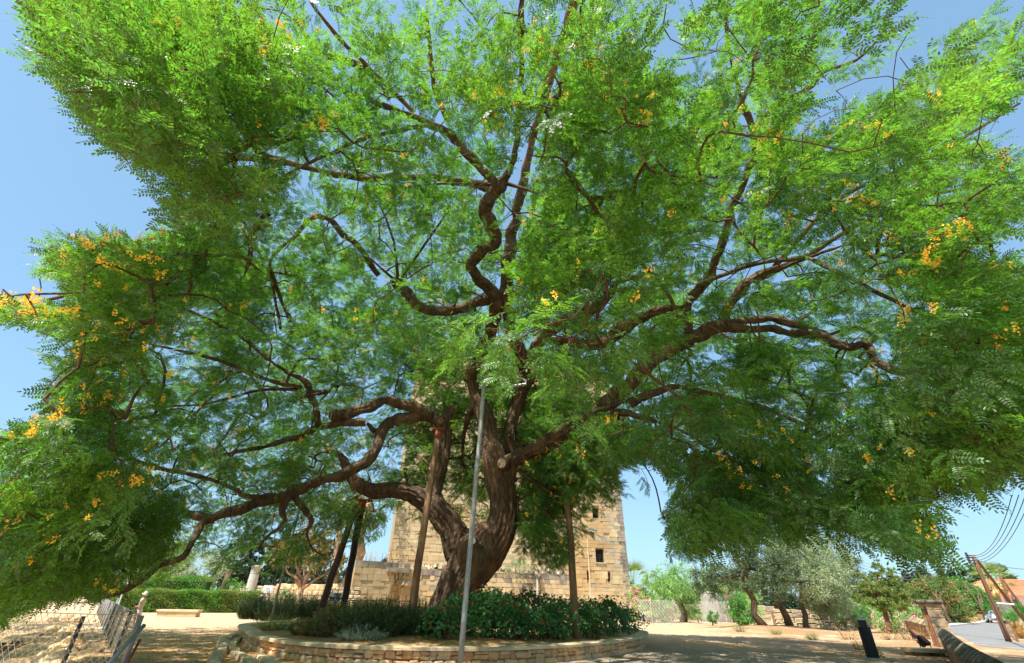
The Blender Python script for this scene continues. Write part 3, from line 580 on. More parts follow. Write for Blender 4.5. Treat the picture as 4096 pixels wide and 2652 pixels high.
B = B[keep_share(B) > rng.random(len(B))]; A = A[keep_share(A) > rng.random(len(A))]; Cf = Cf[keep_share(Cf) > rng.random(len(Cf))]
_u, _v, _w = proj(A); _out = (_w < .3) | (_u < -250) | (_u > 4350) | (_v < -500)
A = A[~(_out & (rng.random(len(A)) < np.where(A[:, 0] < 2, .85, .5)))]
_sd = np.array(SUN_DIR)
def lit_gap(Q, targets, rad, p_in, p_out):
    U_, V_2, W_ = proj(Q); out_ = (W_ < .3) | (U_ < 0) | (U_ > 4096) | (V_2 < 0); kill = np.zeros(len(Q), bool)
    for t_ in targets:
        d_ = Q-np.array(t_); al = d_ @ _sd; perp = np.linalg.norm(d_-al[:, None]*_sd, axis=1); kill |= (perp < rad) & (al > 1.5)
    return ~(kill & (rng.random(len(Q)) < np.where(out_, p_out, p_in)))
_T1 = [(-9.5, 17.5, .3), (-8, 16.3, .3), (-6.5, 15.6, .3), (-5, 15.2, .3), (-3, 15.2, .3), (-1, 15.4, .3), (2, 17, .3)]; _T2 = [(-13, 14, 3), (-15, 17, 3), (-11, 17, 3), (-12, 12, 4), (10, 14, 5), (12, 16, 5), (8, 17, 5)]
A = A[lit_gap(A, _T1, 1.5, .7, 1)]; A = A[lit_gap(A, _T2, 2.2, .3, 1)]; Cf = Cf[lit_gap(Cf, _T1, 1.0, .6, 1)]; B = B[lit_gap(B, _T1, 1.3, .7, 1)]
A = A[~((A[:, 2] < 8.5) & (np.abs(A[:, 0]+1) > 9) & (rng.random(len(A)) < .45))]
CL = np.concatenate([Cf, A, B])
# a clearing pattern so that the crown has lighter and denser parts
dens = np.array([mnoise.noise(Vector(p*.33)) for p in CL]); keep = (dens > -.20) | (rng.random(len(CL)) < .25) | (np.arange(len(CL)) < len(Cf))
CL = CL[keep]
# --- branchlets: every cluster is joined to the nearest wood
cap = len(SK)+len(CL)*6
NP = np.zeros((cap, 3)); NR = np.zeros(cap); par = np.full(cap, -1); ns = len(SK)
NP[:ns] = np.array([p for p, r in SK]); NR[:ns] = np.array([r for p, r in SK]); n0 = ns
sk = NP[:n0].copy()
d0 = np.array([np.min(np.sum((sk-c)**2, 1)) for c in CL]); order = np.argsort(d0)
chains = []
for ci in order:
    c = CL[ci]; dd = np.sum((NP[:ns]-c)**2, 1); j = int(np.argmin(dd+np.where(NR[:ns] > .25, .6, 0))); a = NP[j]; d = math.sqrt(dd[j])
    if d < .15 or d > 3.4: continue
    k = 2 if d < .8 else (3 if d < 2.2 else 5); mid = rng.normal(size=3)*d*.09+np.array([0, 0, .10*d]); prev = j; ch = [j]
    for t in np.linspace(0, 1, k+1)[1:]:
        NP[ns] = a+(c-a)*t+mid*math.sin(math.pi*t); par[ns] = prev; prev = ns; ch.append(ns); ns += 1
    chains.append(ch)
cnt = np.zeros(ns)
for ch in chains: cnt[ch[-1]] += 1
for i in range(ns-1, n0-1, -1):
    if par[i] >= n0: cnt[par[i]] += cnt[i]
rad = np.clip(.009*np.sqrt(np.maximum(cnt, 1)), .009, .06)
rad = rad*np.clip(np.linalg.norm(NP[:ns]-C0, axis=1)/14, .35, 1)
TV = []; TF = []; off = 0; ns_ = 4
for ch in chains:
    P = NP[ch]; r = rad[ch].copy(); 
    if ch[0] < n0: r[0] = min(rad[ch[1]]*1.3, NR[ch[0]])
    t = np.gradient(P, axis=0); t = unit(t); nx = unit(np.cross(t, np.array([.3, .5, .8]))); ny = np.cross(t, nx)
    ang = np.arange(ns_)*2*np.pi/ns_
    ring = P[:, None, :]+(nx[:, None, :]*np.cos(ang)[None, :, None]+ny[:, None, :]*np.sin(ang)[None, :, None])*r[:, None, None]
    k = len(P); TV.append(ring.reshape(-1, 3)); a = (np.arange(k-1)[:, None]*ns_+np.arange(ns_)[None, :]); b = (np.arange(k-1)[:, None]*ns_+(np.arange(ns_)[None, :]+1) % ns_)
    TF.append(np.stack([a, b, b+ns_, a+ns_], -1).reshape(-1, 4)+off); off += k*ns_
link('branchlets', np_mesh('branchlets', np.concatenate(TV), np.concatenate(TF)), M_twig, root, kind='stuff', smooth=True)
# --- feathery sprays of pinnate leaves
def spray_mesh(seed, nl=9, npair=7, LL=.36):
    r = np.random.default_rng(seed); V = []; F = []; o = 0
    def leaflet(p, d, nrm, l, w):
        nonlocal o
        s = np.cross(d, nrm); s /= np.linalg.norm(s)
        pts = [p, p+d*l*.3+s*w*.5, p+d*l*.75+s*w*.46, p+d*l, p+d*l*.75-s*w*.46, p+d*l*.3-s*w*.5]
        pts[3] = pts[3]-nrm*l*.06; V.extend(pts); F.append((o, o+1, o+2, o+3)); F.append((o, o+3, o+4, o+5)); o += 6
    def stalk(a, b, w):
        nonlocal o
        d = b-a; s = np.cross(d, [0.1, .2, 1]); s = s/np.linalg.norm(s)*w; V.extend([a-s, b-s*.6, b+s*.6, a+s]); F.append((o, o+1, o+2, o+3)); o += 4
    twig = [np.array([0, 0, 0.])]; d = np.array([1, 0, .1])
    for i in range(6):
        d = d+r.normal(size=3)*.12-np.array([0, 0, .05]); d /= np.linalg.norm(d); twig.append(twig[-1]+d*.11)
    for a, b in zip(twig[:-1], twig[1:]): stalk(a, b, .004)
    for k in range(nl):
        t = (k+.6)/nl*6; i = min(int(t), 5); p = twig[i]+(twig[i+1]-twig[i])*(t-i)
        side = 1 if k % 2 else -1; a = side*(1.05-.5*k/nl)+r.normal()*.2
        if k == nl-1: a = 0
        dl = np.array([math.cos(a), math.sin(a), r.normal()*.25-.02]); dl /= np.linalg.norm(dl); q = p.copy(); L = LL*(.75+.4*r.random())
        nrm = np.array([r.normal()*.35, r.normal()*.35, 1.]); nrm -= dl*(nrm@dl); nrm /= np.linalg.norm(nrm); st = L/(npair+1.5)
        q = q+dl*st*1.3; q0 = p.copy()
        for m in range(npair):
            dl = dl-np.array([0, 0, .045]); dl /= np.linalg.norm(dl); nrm = nrm-dl*(nrm@dl); nrm /= np.linalg.norm(nrm); s = np.cross(dl, nrm)
            for sd in (-1, 1):
                dd = dl*.45+s*sd*.9+nrm*r.normal()*.12; dd /= np.linalg.norm(dd); n2 = nrm+s*sd*.15; n2 = n2-dd*(n2@dd); n2 /= np.linalg.norm(n2)
                leaflet(q, dd, n2, .078*(1-.25*abs(m-npair*.45)/npair)*(.9+.2*r.random()), .027)
            q = q+dl*st
        leaflet(q, dl, nrm, .07, .026); stalk(q0, q, .0022)
    me = bpy.data.meshes.new('leaf_spray'); me.from_pydata([tuple(map(float, p)) for p in V], [], F); me.update(); me.materials.append(M_leaf); return me
SPR = [spray_mesh(s) for s in range(6)]
# positions of the sprays
per = 7
cidx = np.repeat(np.arange(len(CL)), per); ncl = len(CL)
spread = np.where(cidx < len(Cf), .55, .80)
OFF = rng.normal(size=(len(cidx), 3))*np.array([1, 1, .5]); OFF = unit(OFF)*(np.abs(rng.normal(size=len(cidx)))*.55+.25)[:, None]
SPp = CL[cidx]+OFF*spread[:, None]
outw = unit((SPp-np.array([-1.4, 20, 6]))*np.array([1, 1, .35]))
D = unit(outw*.75+unit(OFF)*.8+rdir(len(cidx))*.35+np.array([0, 0, -.12])-np.array([0, 0, .75])*(sst(6.5, 3.5, SPp[:, 2])*(SPp[:, 0] > -9))[:, None])
tip = SPp+D*.35
ks = keep_share(tip, 7); kb = keep_share(SPp, 7); kt = keep_share(SPp+D*.62, 9)
ok = np.minimum(np.minimum(ks, kb), kt)**.5 > rng.random(len(ks))
ok &= np.linalg.norm(SPp-C0, axis=1) > 2.2
# leaves are thin on the wood itself: fewer in front of the big limbs
u, v, w = proj(tip)
PROPS = [(np.array([at(2307, 2556, 18.5), at(2280, 2150, 18.8), at(2254, 1760, 19.3)]), np.full(3, .15)), (np.array([at(1634, 2527, 20), at(1694, 2120, 20.1), at(1754, 1730, 20.2)]), np.full(3, .15)), (np.array([at(1838, 2650, 15), at(1890, 2100, 15.3), at(1940, 1510, 15.6)]), np.full(3, .1)), (np.array([at(1368, 2440, 23), at(1451, 2020, 22)]), np.full(2, .2))]
for P, Rr in SKEL3+PROPS+[smooth(L3(t), 4) for t in TRUNK]:
    if Rr.max() < .06: continue
    U, Vv, W = proj(P); near = W.min()
    px = FPX*Rr/W
    for i in range(0, len(P)-1):
        if Rr[i] < .05: continue
        a = np.array([U[i], Vv[i]]); b = np.array([U[i+1], Vv[i+1]]); d = b-a; L2 = d@d+1e-6
        t = np.clip(((u-a[0])*d[0]+(v-a[1])*d[1])/L2, 0, 1); dist = np.hypot(u-a[0]-t*d[0], v-a[1]-t*d[1])
        hit = (dist < px[i]+16) & (w < W[i]-.1) & (w > .3)
        ok &= ~(hit & (rng.random(len(u)) < (.93 if Rr.max() > .3 or len(P) < 4 else .75)))
SPp = SPp[ok]; D = D[ok]; print('sprays', len(SPp), 'clusters', len(CL), 'twig quads', sum(len(f) for f in TF))
nS = len(SPp)
Z = unit(np.array([0, 0, 1.])+rng.normal(size=(nS, 3))*.42); X = D; Yv = unit(np.cross(Z, X)); Z = np.cross(X, Yv)
ROT = np.stack([X, Yv, Z], 2)
eul = np.stack([np.arctan2(ROT[:, 2, 1], ROT[:, 2, 2]), -np.arcsin(np.clip(ROT[:, 2, 0], -1, 1)), np.arctan2(ROT[:, 1, 0], ROT[:, 0, 0])], 1)
scl = .6+.45*rng.random(nS); vid = rng.integers(0, 6, nS)
uu, vv, ww = proj(SPp+D*.3)
dist = np.linalg.norm(SPp-C0, axis=1); vis = (ww > .3) & (uu > -80) & (uu < 4180) & (vv > -80) & (vv < 2700)
sc_near = np.where(vis, dist, 1e6); nearest = np.argsort(sc_near)[:290]; isn = np.zeros(nS, bool); isn[nearest] = True
for i in nearest:
    o = bpy.data.objects.new('leaf_spray', SPR[vid[i]]); COL.objects.link(o); o.parent = root
    o.location = Vector(SPp[i])-TL; o.rotation_euler = Euler(eul[i]); o.scale = (scl[i],)*3
# the rest of the leaves: one mass
def scatter_mass(name, pts, eul, scl, vid, meshes, parent):
    me = bpy.data.meshes.new(name); me.vertices.add(len(pts)); me.vertices.foreach_set('co', pts.astype(np.float32).ravel())
    a = me.attributes.new('rot', 'FLOAT_VECTOR', 'POINT'); a.data.foreach_set('vector', eul.astype(np.float32).ravel())
    a = me.attributes.new('scl', 'FLOAT', 'POINT'); a.data.foreach_set('value', scl.astype(np.float32))
    a = me.attributes.new('vid', 'INT', 'POINT'); a.data.foreach_set('value', vid.astype(np.int32))
    src = bpy.data.collections.new(name+'_kinds')
    for k, m in enumerate(meshes): src.objects.link(bpy.data.objects.new('kind%d' % k, m))
    o = link(name, me, None, parent, kind='stuff')
    ng = bpy.data.node_groups.new(name, 'GeometryNodeTree'); ng.interface.new_socket('Geometry', in_out='INPUT', socket_type='NodeSocketGeometry'); ng.interface.new_socket('Geometry', in_out='OUTPUT', socket_type='NodeSocketGeometry')
    N = ng.nodes; L = ng.links; gi = N.new('NodeGroupInput'); go = N.new('NodeGroupOutput'); ip = N.new('GeometryNodeInstanceOnPoints'); ci = N.new('GeometryNodeCollectionInfo')
    ci.inputs['Collection'].default_value = src; ci.inputs['Separate Children'].default_value = True; ci.inputs['Reset Children'].default_value = True
    def attr(nm, ty): x = N.new('GeometryNodeInputNamedAttribute'); x.data_type = ty; x.inputs['Name'].default_value = nm; return x.outputs['Attribute']
    L.new(gi.outputs[0], ip.inputs['Points']); L.new(ci.outputs[0], ip.inputs['Instance']); ip.inputs['Pick Instance'].default_value = True
    L.new(attr('vid', 'INT'), ip.inputs['Instance Index']); L.new(attr('rot', 'FLOAT_VECTOR'), ip.inputs['Rotation']); L.new(attr('scl', 'FLOAT'), ip.inputs['Scale'])
    L.new(ip.outputs[0], go.inputs[0]); md = o.modifiers.new('leaves', 'NODES'); md.node_group = ng
    return o
r_ = ~isn
scatter_mass('foliage', SPp[r_], eul[r_], scl[r_], vid[r_], SPR, root)
# --- yellow flower clusters
def flower_mesh(seed, n=15):
    r = np.random.default_rng(seed); V = []; F = []; o = 0
    for k in range(n):
        c = np.array([r.normal()*.035, r.normal()*.035, .05+k*.016])
        ax = r.normal(size=3)+np.array([0, 0, .4]); ax /= np.linalg.norm(ax); a = np.cross(ax, [.3, .9, .1]); a /= np.linalg.norm(a); b = np.cross(ax, a)
        for j in range(4):
            t = j*math.pi/2+r.normal()*.25; d = a*math.cos(t)+b*math.sin(t)+ax*.35; s = -a*math.sin(t)+b*math.cos(t); R = .026
            V.extend([c, c+d*R*.6+s*R*.6, c+d*R*1.1, c+d*R*.6-s*R*.6]); F.append((o, o+1, o+2, o+3)); o += 4
    me = bpy.data.meshes.new('flower_cluster'); me.from_pydata([tuple(map(float, p)) for p in V], [], F); me.update(); me.materials.append(M_flower); return me
FLM = [flower_mesh(s) for s in range(4)]
FL = [(1215, 120, 30, 4), (1300, 130, 60, 14), (1300, 175, 45, 14), (1380, 165, 30, 8), (1400, 200, 30, 4), (1160, 235, 35, 12), (1150, 300, 25, 5), (1465, 240, 30, 10), (1480, 275, 20, 6), (1220, 350, 25, 5), (1220, 385, 20, 3), (1240, 500, 30, 6), (1390, 545, 15, 2),
 (1220, 665, 18, 4), (1300, 675, 25, 5), (1340, 630, 18, 4), (1295, 715, 20, 4), (1230, 850, 15, 4), (1145, 705, 15, 2), (1030, 720, 15, 4), (1600, 640, 15, 3), (1660, 320, 25, 6), (1690, 265, 25, 4), (1800, 330, 30, 6), (1850, 292, 25, 8), (1815, 375, 20, 4), (1930, 310, 25, 4), (2045, 292, 18, 7), (1990, 300, 20, 3),
 (1940, 445, 30, 16), (1850, 430, 20, 5), (2020, 480, 35, 12), (1845, 522, 25, 7), (2190, 550, 35, 18), (2245, 540, 15, 6), (2170, 600, 18, 7), (2165, 625, 15, 7), (2080, 665, 30, 8), (2130, 720, 30, 8), (2160, 705, 20, 3), (2325, 630, 25, 5), (2320, 815, 20, 4), (2330, 790, 15, 3), (2230, 40, 25, 6), (2350, 380, 20, 4), (1980, 600, 40, 4),
 (1440, 975, 22, 8), (1790, 1005, 25, 9), (1800, 1075, 35, 5), (1880, 1085, 12, 5), (2160, 1243, 16, 9), (2190, 1288, 8, 3), (1730, 1120, 40, 4), (1840, 1150, 25, 3), (2020, 1080, 40, 3), (2110, 1060, 30, 2),
 (130, 575, 25, 7), (190, 570, 35, 8), (250, 580, 45, 7), (300, 600, 35, 9), (270, 630, 50, 6), (320, 625, 30, 4), (330, 560, 20, 4), (390, 545, 15, 4), (220, 600, 60, 4), (100, 600, 15, 4), (340, 660, 40, 4),
 (20, 705, 20, 9), (65, 712, 15, 8), (120, 718, 20, 8), (40, 740, 25, 4), (170, 735, 20, 5), (90, 745, 30, 4), (260, 750, 70, 12), (200, 790, 50, 7), (400, 790, 80, 10), (430, 800, 30, 5), (230, 930, 40, 9), (160, 960, 35, 7), (60, 1020, 30, 7), (110, 990, 30, 6), (280, 930, 60, 6), (480, 910, 50, 6), (540, 1020, 20, 5), (400, 1100, 70, 12), (330, 1130, 35, 10), (480, 1110, 20, 6), (560, 1080, 80, 6), (240, 1160, 60, 6),
 (1250, 100, 80, 5), (380, 60, 20, 5), (690, 70, 50, 12), (620, 80, 40, 5), (600, 100, 40, 5), (750, 290, 30, 10), (680, 690, 25, 4), (730, 300, 30, 4), (820, 500, 80, 7), (780, 720, 120, 8), (960, 620, 110, 8), (1290, 1130, 70, 8), (1250, 1090, 60, 6), (1330, 1050, 40, 4), (15, 1140, 30, 8), (40, 1200, 40, 6), (140, 1270, 70, 6), (260, 1370, 30, 8), (60, 1330, 60, 5), (430, 1260, 40, 4)]
U, Vv, W = proj(SPp+D*.4); vi = (W > .3)
fp = []; 
for fu, fv, s, n in FL:
    for i in range(int(n*1.5)):
        a = (fu+rng.normal()*s*.85)*K; b = (fv+rng.normal()*s*.6)*K
        dd = np.hypot(U-a, Vv-b); m = np.where(vi & (dd < 26))[0]
        if len(m) == 0: continue
        j = m[np.argmin(W[m])]; dpt = W[j]-.12-.1*rng.random(); dr = ray(a, b); fp.append((C0+dr*dpt, j))
print('flower clusters', len(fp))
fp.sort(key=lambda q: np.linalg.norm(q[0]-C0))
fe = []; fpp = []; fs = []
for k, (p, j) in enumerate(fp):
    e = (rng.normal()*.5, rng.normal()*.5, rng.random()*6.28); s = (.32+.28*rng.random())*min(1.25, max(.8, np.linalg.norm(p-C0)/8))
    if k < 280:
        o = bpy.data.objects.new('flower_cluster', FLM[k % 4]); COL.objects.link(o); o.parent = root; o.location = Vector(p)-TL; o.rotation_euler = e; o.scale = (s,)*3
    else: fpp.append(p); fe.append(e); fs.append(s*1.15)
# a few more between the leaves, all round the crown
ex = rng.choice(nS, 900, replace=False)
for j in ex: fpp.append(SPp[j]+np.array([0, 0, .1])); fe.append((rng.normal()*.5, rng.normal()*.5, rng.random()*6.28)); fs.append(.7+.4*rng.random())
scatter_mass('small_flower_clusters', np.array(fpp), np.array(fe), np.array(fs), rng.integers(0, 4, len(fpp)), FLM, root)
# ================================================================ ROUND PLANTER
_c = [(973, 2493), (985, 2520), (1020, 2539), (1120, 2559), (1339, 2578), (1681, 2588), (2000, 2589), (2290, 2576), (2437, 2564), (2534, 2551), (2583, 2537)]
CH = .44
pl = [gr(u, v, CH) for u, v in _c]+[np.array([6.6, 26.5, CH]), np.array([4.5, 30, CH]), np.array([-1, 32.5, CH]), np.array([-7, 31.8, CH]), np.array([-11.3, 29.5, CH])]
pl = [p[:2] for p in pl]
def closed_curve(P, step=.05):
    n = len(P); o = []
    for i in range(n):
        p0, p1, p2, p3 = P[i-1], P[i], P[(i+1) % n], P[(i+2) % n]; k = max(2, int(np.linalg.norm(p2-p1)/step))
        for t in np.linspace(0, 1, k, endpoint=False): o.append(.5*((2*p1)+(-p0+p2)*t+(2*p0-5*p1+4*p2-p3)*t*t+(-p0+3*p1-3*p2+p3)*t**3))
    return np.array(o)
RC = closed_curve(pl)
_s = np.concatenate([[0], np.cumsum(np.linalg.norm(np.diff(np.vstack([RC, RC[:1]]), axis=0), axis=1))]); RLEN = _s[-1]
def rim(s, off=0.0):
    """point on the rim at length s, moved outwards by off"""
    s = s % RLEN; c = np.vstack([RC, RC[:1]]); x = np.interp(s, _s, c[:, 0]); y = np.interp(s, _s, c[:, 1])
    s2 = (s+.1) % RLEN; x2 = np.interp(s2, _s, c[:, 0]); y2 = np.interp(s2, _s, c[:, 1]); s0 = (s-.1) % RLEN; x0 = np.interp(s0, _s, c[:, 0]); y0 = np.interp(s0, _s, c[:, 1])
    t = np.array([x2-x0, y2-y0]); t /= np.linalg.norm(t)+1e-9; n = np.array([t[1], -t[0]])
    return np.array([x, y])+n*off, t, n
pw = thing('planter_wall', (-2, 22, 0), 'low round wall of rough tan stones with smooth pale coping, around the bed of the huge tree', 'planter wall')
NS = int(RLEN/.25)
def ringmesh(o1, z1, o2, z2, m, name, parent, n=160, kind=None):
    mb = MB(); vs = []
    for i in range(n):
        s = RLEN*i/n; a = rim(s, o1)[0]; b = rim(s, o2)[0]; vs += [(*a, z1), (*a, z2), (*b, z2), (*b, z1)]
    fs = []
    for i in range(n):
        j = (i+1) % n
        for q in range(4): fs.append((4*i+q, 4*i+(q+1) % 4, 4*j+(q+1) % 4, 4*j+q))
    mb.add(vs, fs); return mb.build(name, m, parent, kind=kind)
ringmesh(-.12, -.25, -.42, CH-.085, M_mortar, 'mortar_core', pw)
# stones of the wall: irregular rows in front, one object each
def rough_block(mb, O, T, Nn, w, h, d, jit=.014, rounded=.03):
    """block with chamfered, uneven face; O lower left of the face, T along, Nn outward, up is z"""
    up = np.array([0, 0, 1.]); r = min(rounded, w*.22, h*.22); vs = []
    pts = [(r, 0), (w-r, 0), (w, r), (w, h-r), (w-r, h), (r, h), (0, h-r), (0, r)]
    j = [(random.uniform(-jit, jit), random.uniform(-jit, jit)) for _ in pts]
    for (x, y), (a, b) in zip(pts, j): vs.append(O+T*(x+a)+up*(y+b)-Nn*d)
    for (x, y), (a, b) in zip(pts, j): vs.append(O+T*(x+a)+up*(y+b)-Nn*r*.6)
    for (x, y), (a, b) in zip(pts, j):
        x2 = w/2+(x+a-w/2)*(1-1.5*r/w); y2 = h/2+(y+b-h/2)*(1-1.5*r/h); vs.append(O+T*x2+up*y2+Nn*random.uniform(-.2, .6)*r)
    k = 8; fs = [(q+i, q+(i+1) % k, q+k+(i+1) % k, q+k+i) for q in (0, k) for i in range(k)]+[tuple(range(2*k, 3*k))]
    mb.add(vs, fs)
vis_s = [s for s in np.arange(0, RLEN, .2) if rim(s)[0][1] < 25.8]
s_lo, s_hi = 0.0, max(vis_s); cnt_st = 0
for row, (z0, z1, wmin, wmax) in enumerate([(-.08, .15, .24, .50), (.15, CH-.09, .16, .42)]):
    s = s_lo-.3
    while s < s_hi:
        w = random.uniform(wmin, wmax); g = .012
        (p, t, n) = rim(s+w/2, 0); hh = z1-z0
        def one(s_, w_, za, zb):
            global cnt_st
            p, t, n = rim(s_+w_/2, -.06); mb = MB(); rough_block(mb, np.array([*p, za])-np.array([*t, 0])*w_/2, np.array([*t, 0]), np.array([*n, 0]), w_, zb-za, .12, jit=.02, rounded=.055)
            mb.build('stone', M_wallst, pw); cnt_st += 1
        if row > 0 and random.random() < .4:
            m_ = z0+hh*random.uniform(.4, .6); one(s, w-g, z0+g/2, m_-g/2); one(s, w-g, m_+g/2, z1-g/2)
        else: one(s, w-g, z0+g/2+random.uniform(-.012, .012)*(row > 0), z1-g/2+random.uniform(-.015, .015)*(row < 2))
        s += w
back = MB(); s = s_hi
for row, (z0, z1) in enumerate([(-.06, .16), (.16, CH-.09)]):
    s = s_hi
    while s < RLEN-.4:
        w = random.uniform(.3, .6); p, t, n = rim(s+w/2, -.06); rough_block(back, np.array([*p, z0])-np.array([*t, 0])*w/2, np.array([*t, 0]), np.array([*n, 0]), w-.015, z1-z0-.015, .12); s += w
back.build('far_side_stones', M_wallst, pw, kind='stuff')
print('planter stones', cnt_st)
s = 0; k = 0
while s < RLEN-.3:
    w = min(random.uniform(.55, .75), RLEN-s); mb = MB(); n_ = 4; vs = []
    dz = random.uniform(-.004, .004)
    for i in range(n_+1):
        ss = s+.004+(w-.008)*i/n_; a = rim(ss, .02)[0]; b = rim(ss, -.46)[0]; a2 = rim(ss, .008)[0]
        vs += [(*a, CH-.082+dz), (*a, CH-.012+dz), (*a2, CH+dz), (*b, CH+dz), (*b, CH-.082+dz)]
    fs = []
    for i in range(n_):
        for q in range(5): fs.append((5*i+q, 5*i+(q+1) % 5, 5*i+5+(q+1) % 5, 5*i+5+q))
    fs += [(0, 4, 3, 2, 1), tuple(5*n_+q for q in (0, 1, 2, 3, 4))]
    mb.add(vs, fs); mb.build('coping_slab', M_cap, pw); s += w
# soil inside
def inner(off=-.44): return [rim(RLEN*i/90, off)[0] for i in range(90)]
mb = MB(); cen = RC.mean(0); rings = []
vs = [(cen[0], cen[1], CH+.17)]
for q in (.2, .4, .6, .75, .87, .95, 1.0):
    for x, y in inner(): 
        X_ = cen[0]+(x-cen[0])*q; Y_ = cen[1]+(y-cen[1])*q; vs.append((X_, Y_, CH-.07+.24*float(sst(.3, 4.5, np.min(np.hypot(RC[:, 0]-X_, RC[:, 1]-Y_))))+.03*mnoise.noise(Vector((X_, Y_, 0)))*(q < 1)))
fs = [(0, 1+i, 1+(i+1) % 90) for i in range(90)]+[(1+90*k+i, 1+90*(k+1)+i, 1+90*(k+1)+(i+1) % 90, 1+90*k+(i+1) % 90) for k in range(6) for i in range(90)]
mb.add(vs, fs); soil = mb.build('planting_bed_soil', M_ground, kind='structure', smooth=True)
ca = soil.data.color_attributes.new('zone', 'FLOAT_COLOR', 'POINT'); ca.data.foreach_set('color', [1., .3, 0., 1.]*len(vs))
# curved gutter of rough stones at the left of the planter
gut = thing('stone_gutter', gr(880, 2600), 'curved sunken gutter edged with rough pale stones at the left foot of the planter', 'gutter')
def stone_run(pts, hgt, wid, parent, zb=-.06):
    P = [np.array(p[:2]) for p in pts]; L = [0]
    for a, b in zip(P[:-1], P[1:]): L.append(L[-1]+np.linalg.norm(b-a))
    s = 0
    while s < L[-1]-.1:
        w = random.uniform(.35, .65); m = min(s+w/2, L[-1]); m2 = min(m+.05, L[-1]); x = np.interp(m, L, [p[0] for p in P]); y = np.interp(m, L, [p[1] for p in P])
        x2 = np.interp(m-.2, L, [p[0] for p in P]); y2 = np.interp(m-.2, L, [p[1] for p in P]); a = math.atan2(y-y2, x-x2)
        mb = MB(); h = hgt*random.uniform(.8, 1.15); mb.box((x, y, zb+h/2), (w-.02, wid*random.uniform(.85, 1.15), h), a+random.uniform(-.06, .06), taper=.86, jit=.025)
        o = mb.build('stone', M_cap, parent); bv = o.modifiers.new('b', 'BEVEL'); bv.width = .03; bv.segments = 2; s += w
stone_run([gr(845, 2700), gr(852, 2652), gr(880, 2625), gr(893, 2598), gr(880, 2580), gr(905, 2567), gr(955, 2552)], .26, .3, gut)
stone_run([gr(1030, 2690), gr(1010, 2668), gr(965, 2640), gr(940, 2622), gr(925, 2600), gr(925, 2580), gr(950, 2565)], .2, .28, gut)
stone_run([gr(1090, 2690), gr(1080, 2660), gr(1040, 2640)], .2, .4, gut)
# ================================================================ PROPS HOLDING THE LIMBS
def post(name, label, cat, a, b, r0, r1, m, cap_m=None, group=None):
    a = np.array(a); b = np.array(b); t = thing(name, a, label, cat, group); mb = MB(); k = 7
    pts = [a+(b-a)*i/k for i in range(k+1)]
    for i in range(1, k): pts[i] = pts[i]+rng.normal(size=3)*r0*.08
    mb.tube(pts, [r0+(r1-r0)*i/k for i in range(k+1)], 14); mb.build('pole', m, t, smooth=True)
    if cap_m:
        d = unit((b-a)[None])[0]; mb = MB(); mb.tube([b-d*.35, b+d*.03], [r1*1.15, r1*1.15], 14); mb.build('metal_collar', cap_m, t, smooth=True)
        mb = MB(); M = Matrix.Rotation(0, 3, 'Z'); mb.box(b+d*.06, (r1*4, r1*2.2, .05)); mb.box(b+d*.06+np.array([-r1*2, 0, .07]), (.03, r1*2.2, .18)); mb.box(b+d*.06+np.array([r1*2, 0, .07]), (.03, r1*2.2, .18)); mb.build('cradle', cap_m, t)
    return t
BED = CH-.1
def bed_z(x, y): return CH-.07+.24*float(sst(.3, 4.5, np.min(np.hypot(RC[:, 0]-x, RC[:, 1]-y))))
def gbed(u, v):
    z = CH
    for Y in np.arange(15.4, 31, .08):
        p = at(u, v, Y)
        if p[2] <= bed_z(p[0], p[1]): break
    p[2] = bed_z(p[0], p[1])-.02; return p
a = gbed(2307, 2556); post('support_post', 'brown timber prop with orange collar rising through the red geraniums on the right', 'support post', a, at(2254, 1750, a[1]+.8), .15, .115, M_wood, M_rust, 'props under the limbs')
a = gbed(1634, 2527); post('support_post', 'weathered grey-brown timber prop leaning in front of the left trunk', 'support post', a, at(1754, 1722, a[1]+.2), .15, .11, M_wood, M_rust, 'props under the limbs')
a = at(1366, 2462, 25.5); a[2] = BED; post('support_post', 'black painted round prop under the stub of the left limb', 'support post', a, at(1451, 2004, 22.5), .155, .155, M_blackp, M_rust, 'props under the limbs')
a = at(1275, 2440, 26.5); a[2] = BED; post('support_post', 'dark slanting timber prop left of the black prop', 'support post', a, at(1425, 2020, 22.7), .18, .14, M_dwood, None, 'props under the limbs')
a = gr(1838, 2686); b = at(1940, 1500, a[1]+.6)
t = post('support_post', 'tall pale galvanised steel prop in front of the planter with bracket at its top', 'support post', a, b, .075, .07, M_galv, None, 'props under the limbs')
d = unit((b-a)[None])[0]; mb = MB(); Y = b[1]
q = [at(1942, 1562, Y), at(2025, 1548, Y), at(2104, 1536, Y), at(2104, 1524, Y), at(2080, 1510, Y)]
mb.tube(q, .045, 6); mb.tube([at(2025, 1548, Y), at(2025, 1500, Y)], .04, 6); mb.tube([at(1940, 1512, Y), at(2082, 1512, Y)], .04, 6); mb.build('bracket', M_galv, t)
mb = MB(); pD = at(1887, 2164, a[1]+.3); mb.tube([pD+np.array([.02, -.06, 0]), pD+np.array([.02, -.1, 0])], [.095, .095], 18); mb.build('round_tag', M_white, t)
mb = MB()
for vv_ in (1580, 1602, 1625): pD = at(1936, vv_, Y); mb.tube([pD+np.array([0, -.055, 0]), pD+np.array([0, -.075, 0])], [.02, .02], 8)
mb.build('bolt_holes', M_dark, t, kind='stuff')
a = at(1092, 2440, 25.5); a[2] = BED; b = at(1201, 2025, 20.5)
t = post('support_post', 'thin grey steel prop with small bracket at the left of the bed', 'support post', a, b, .045, .04, M_galv, None, 'props under the limbs'); mb = MB(); Y = b[1]+.8
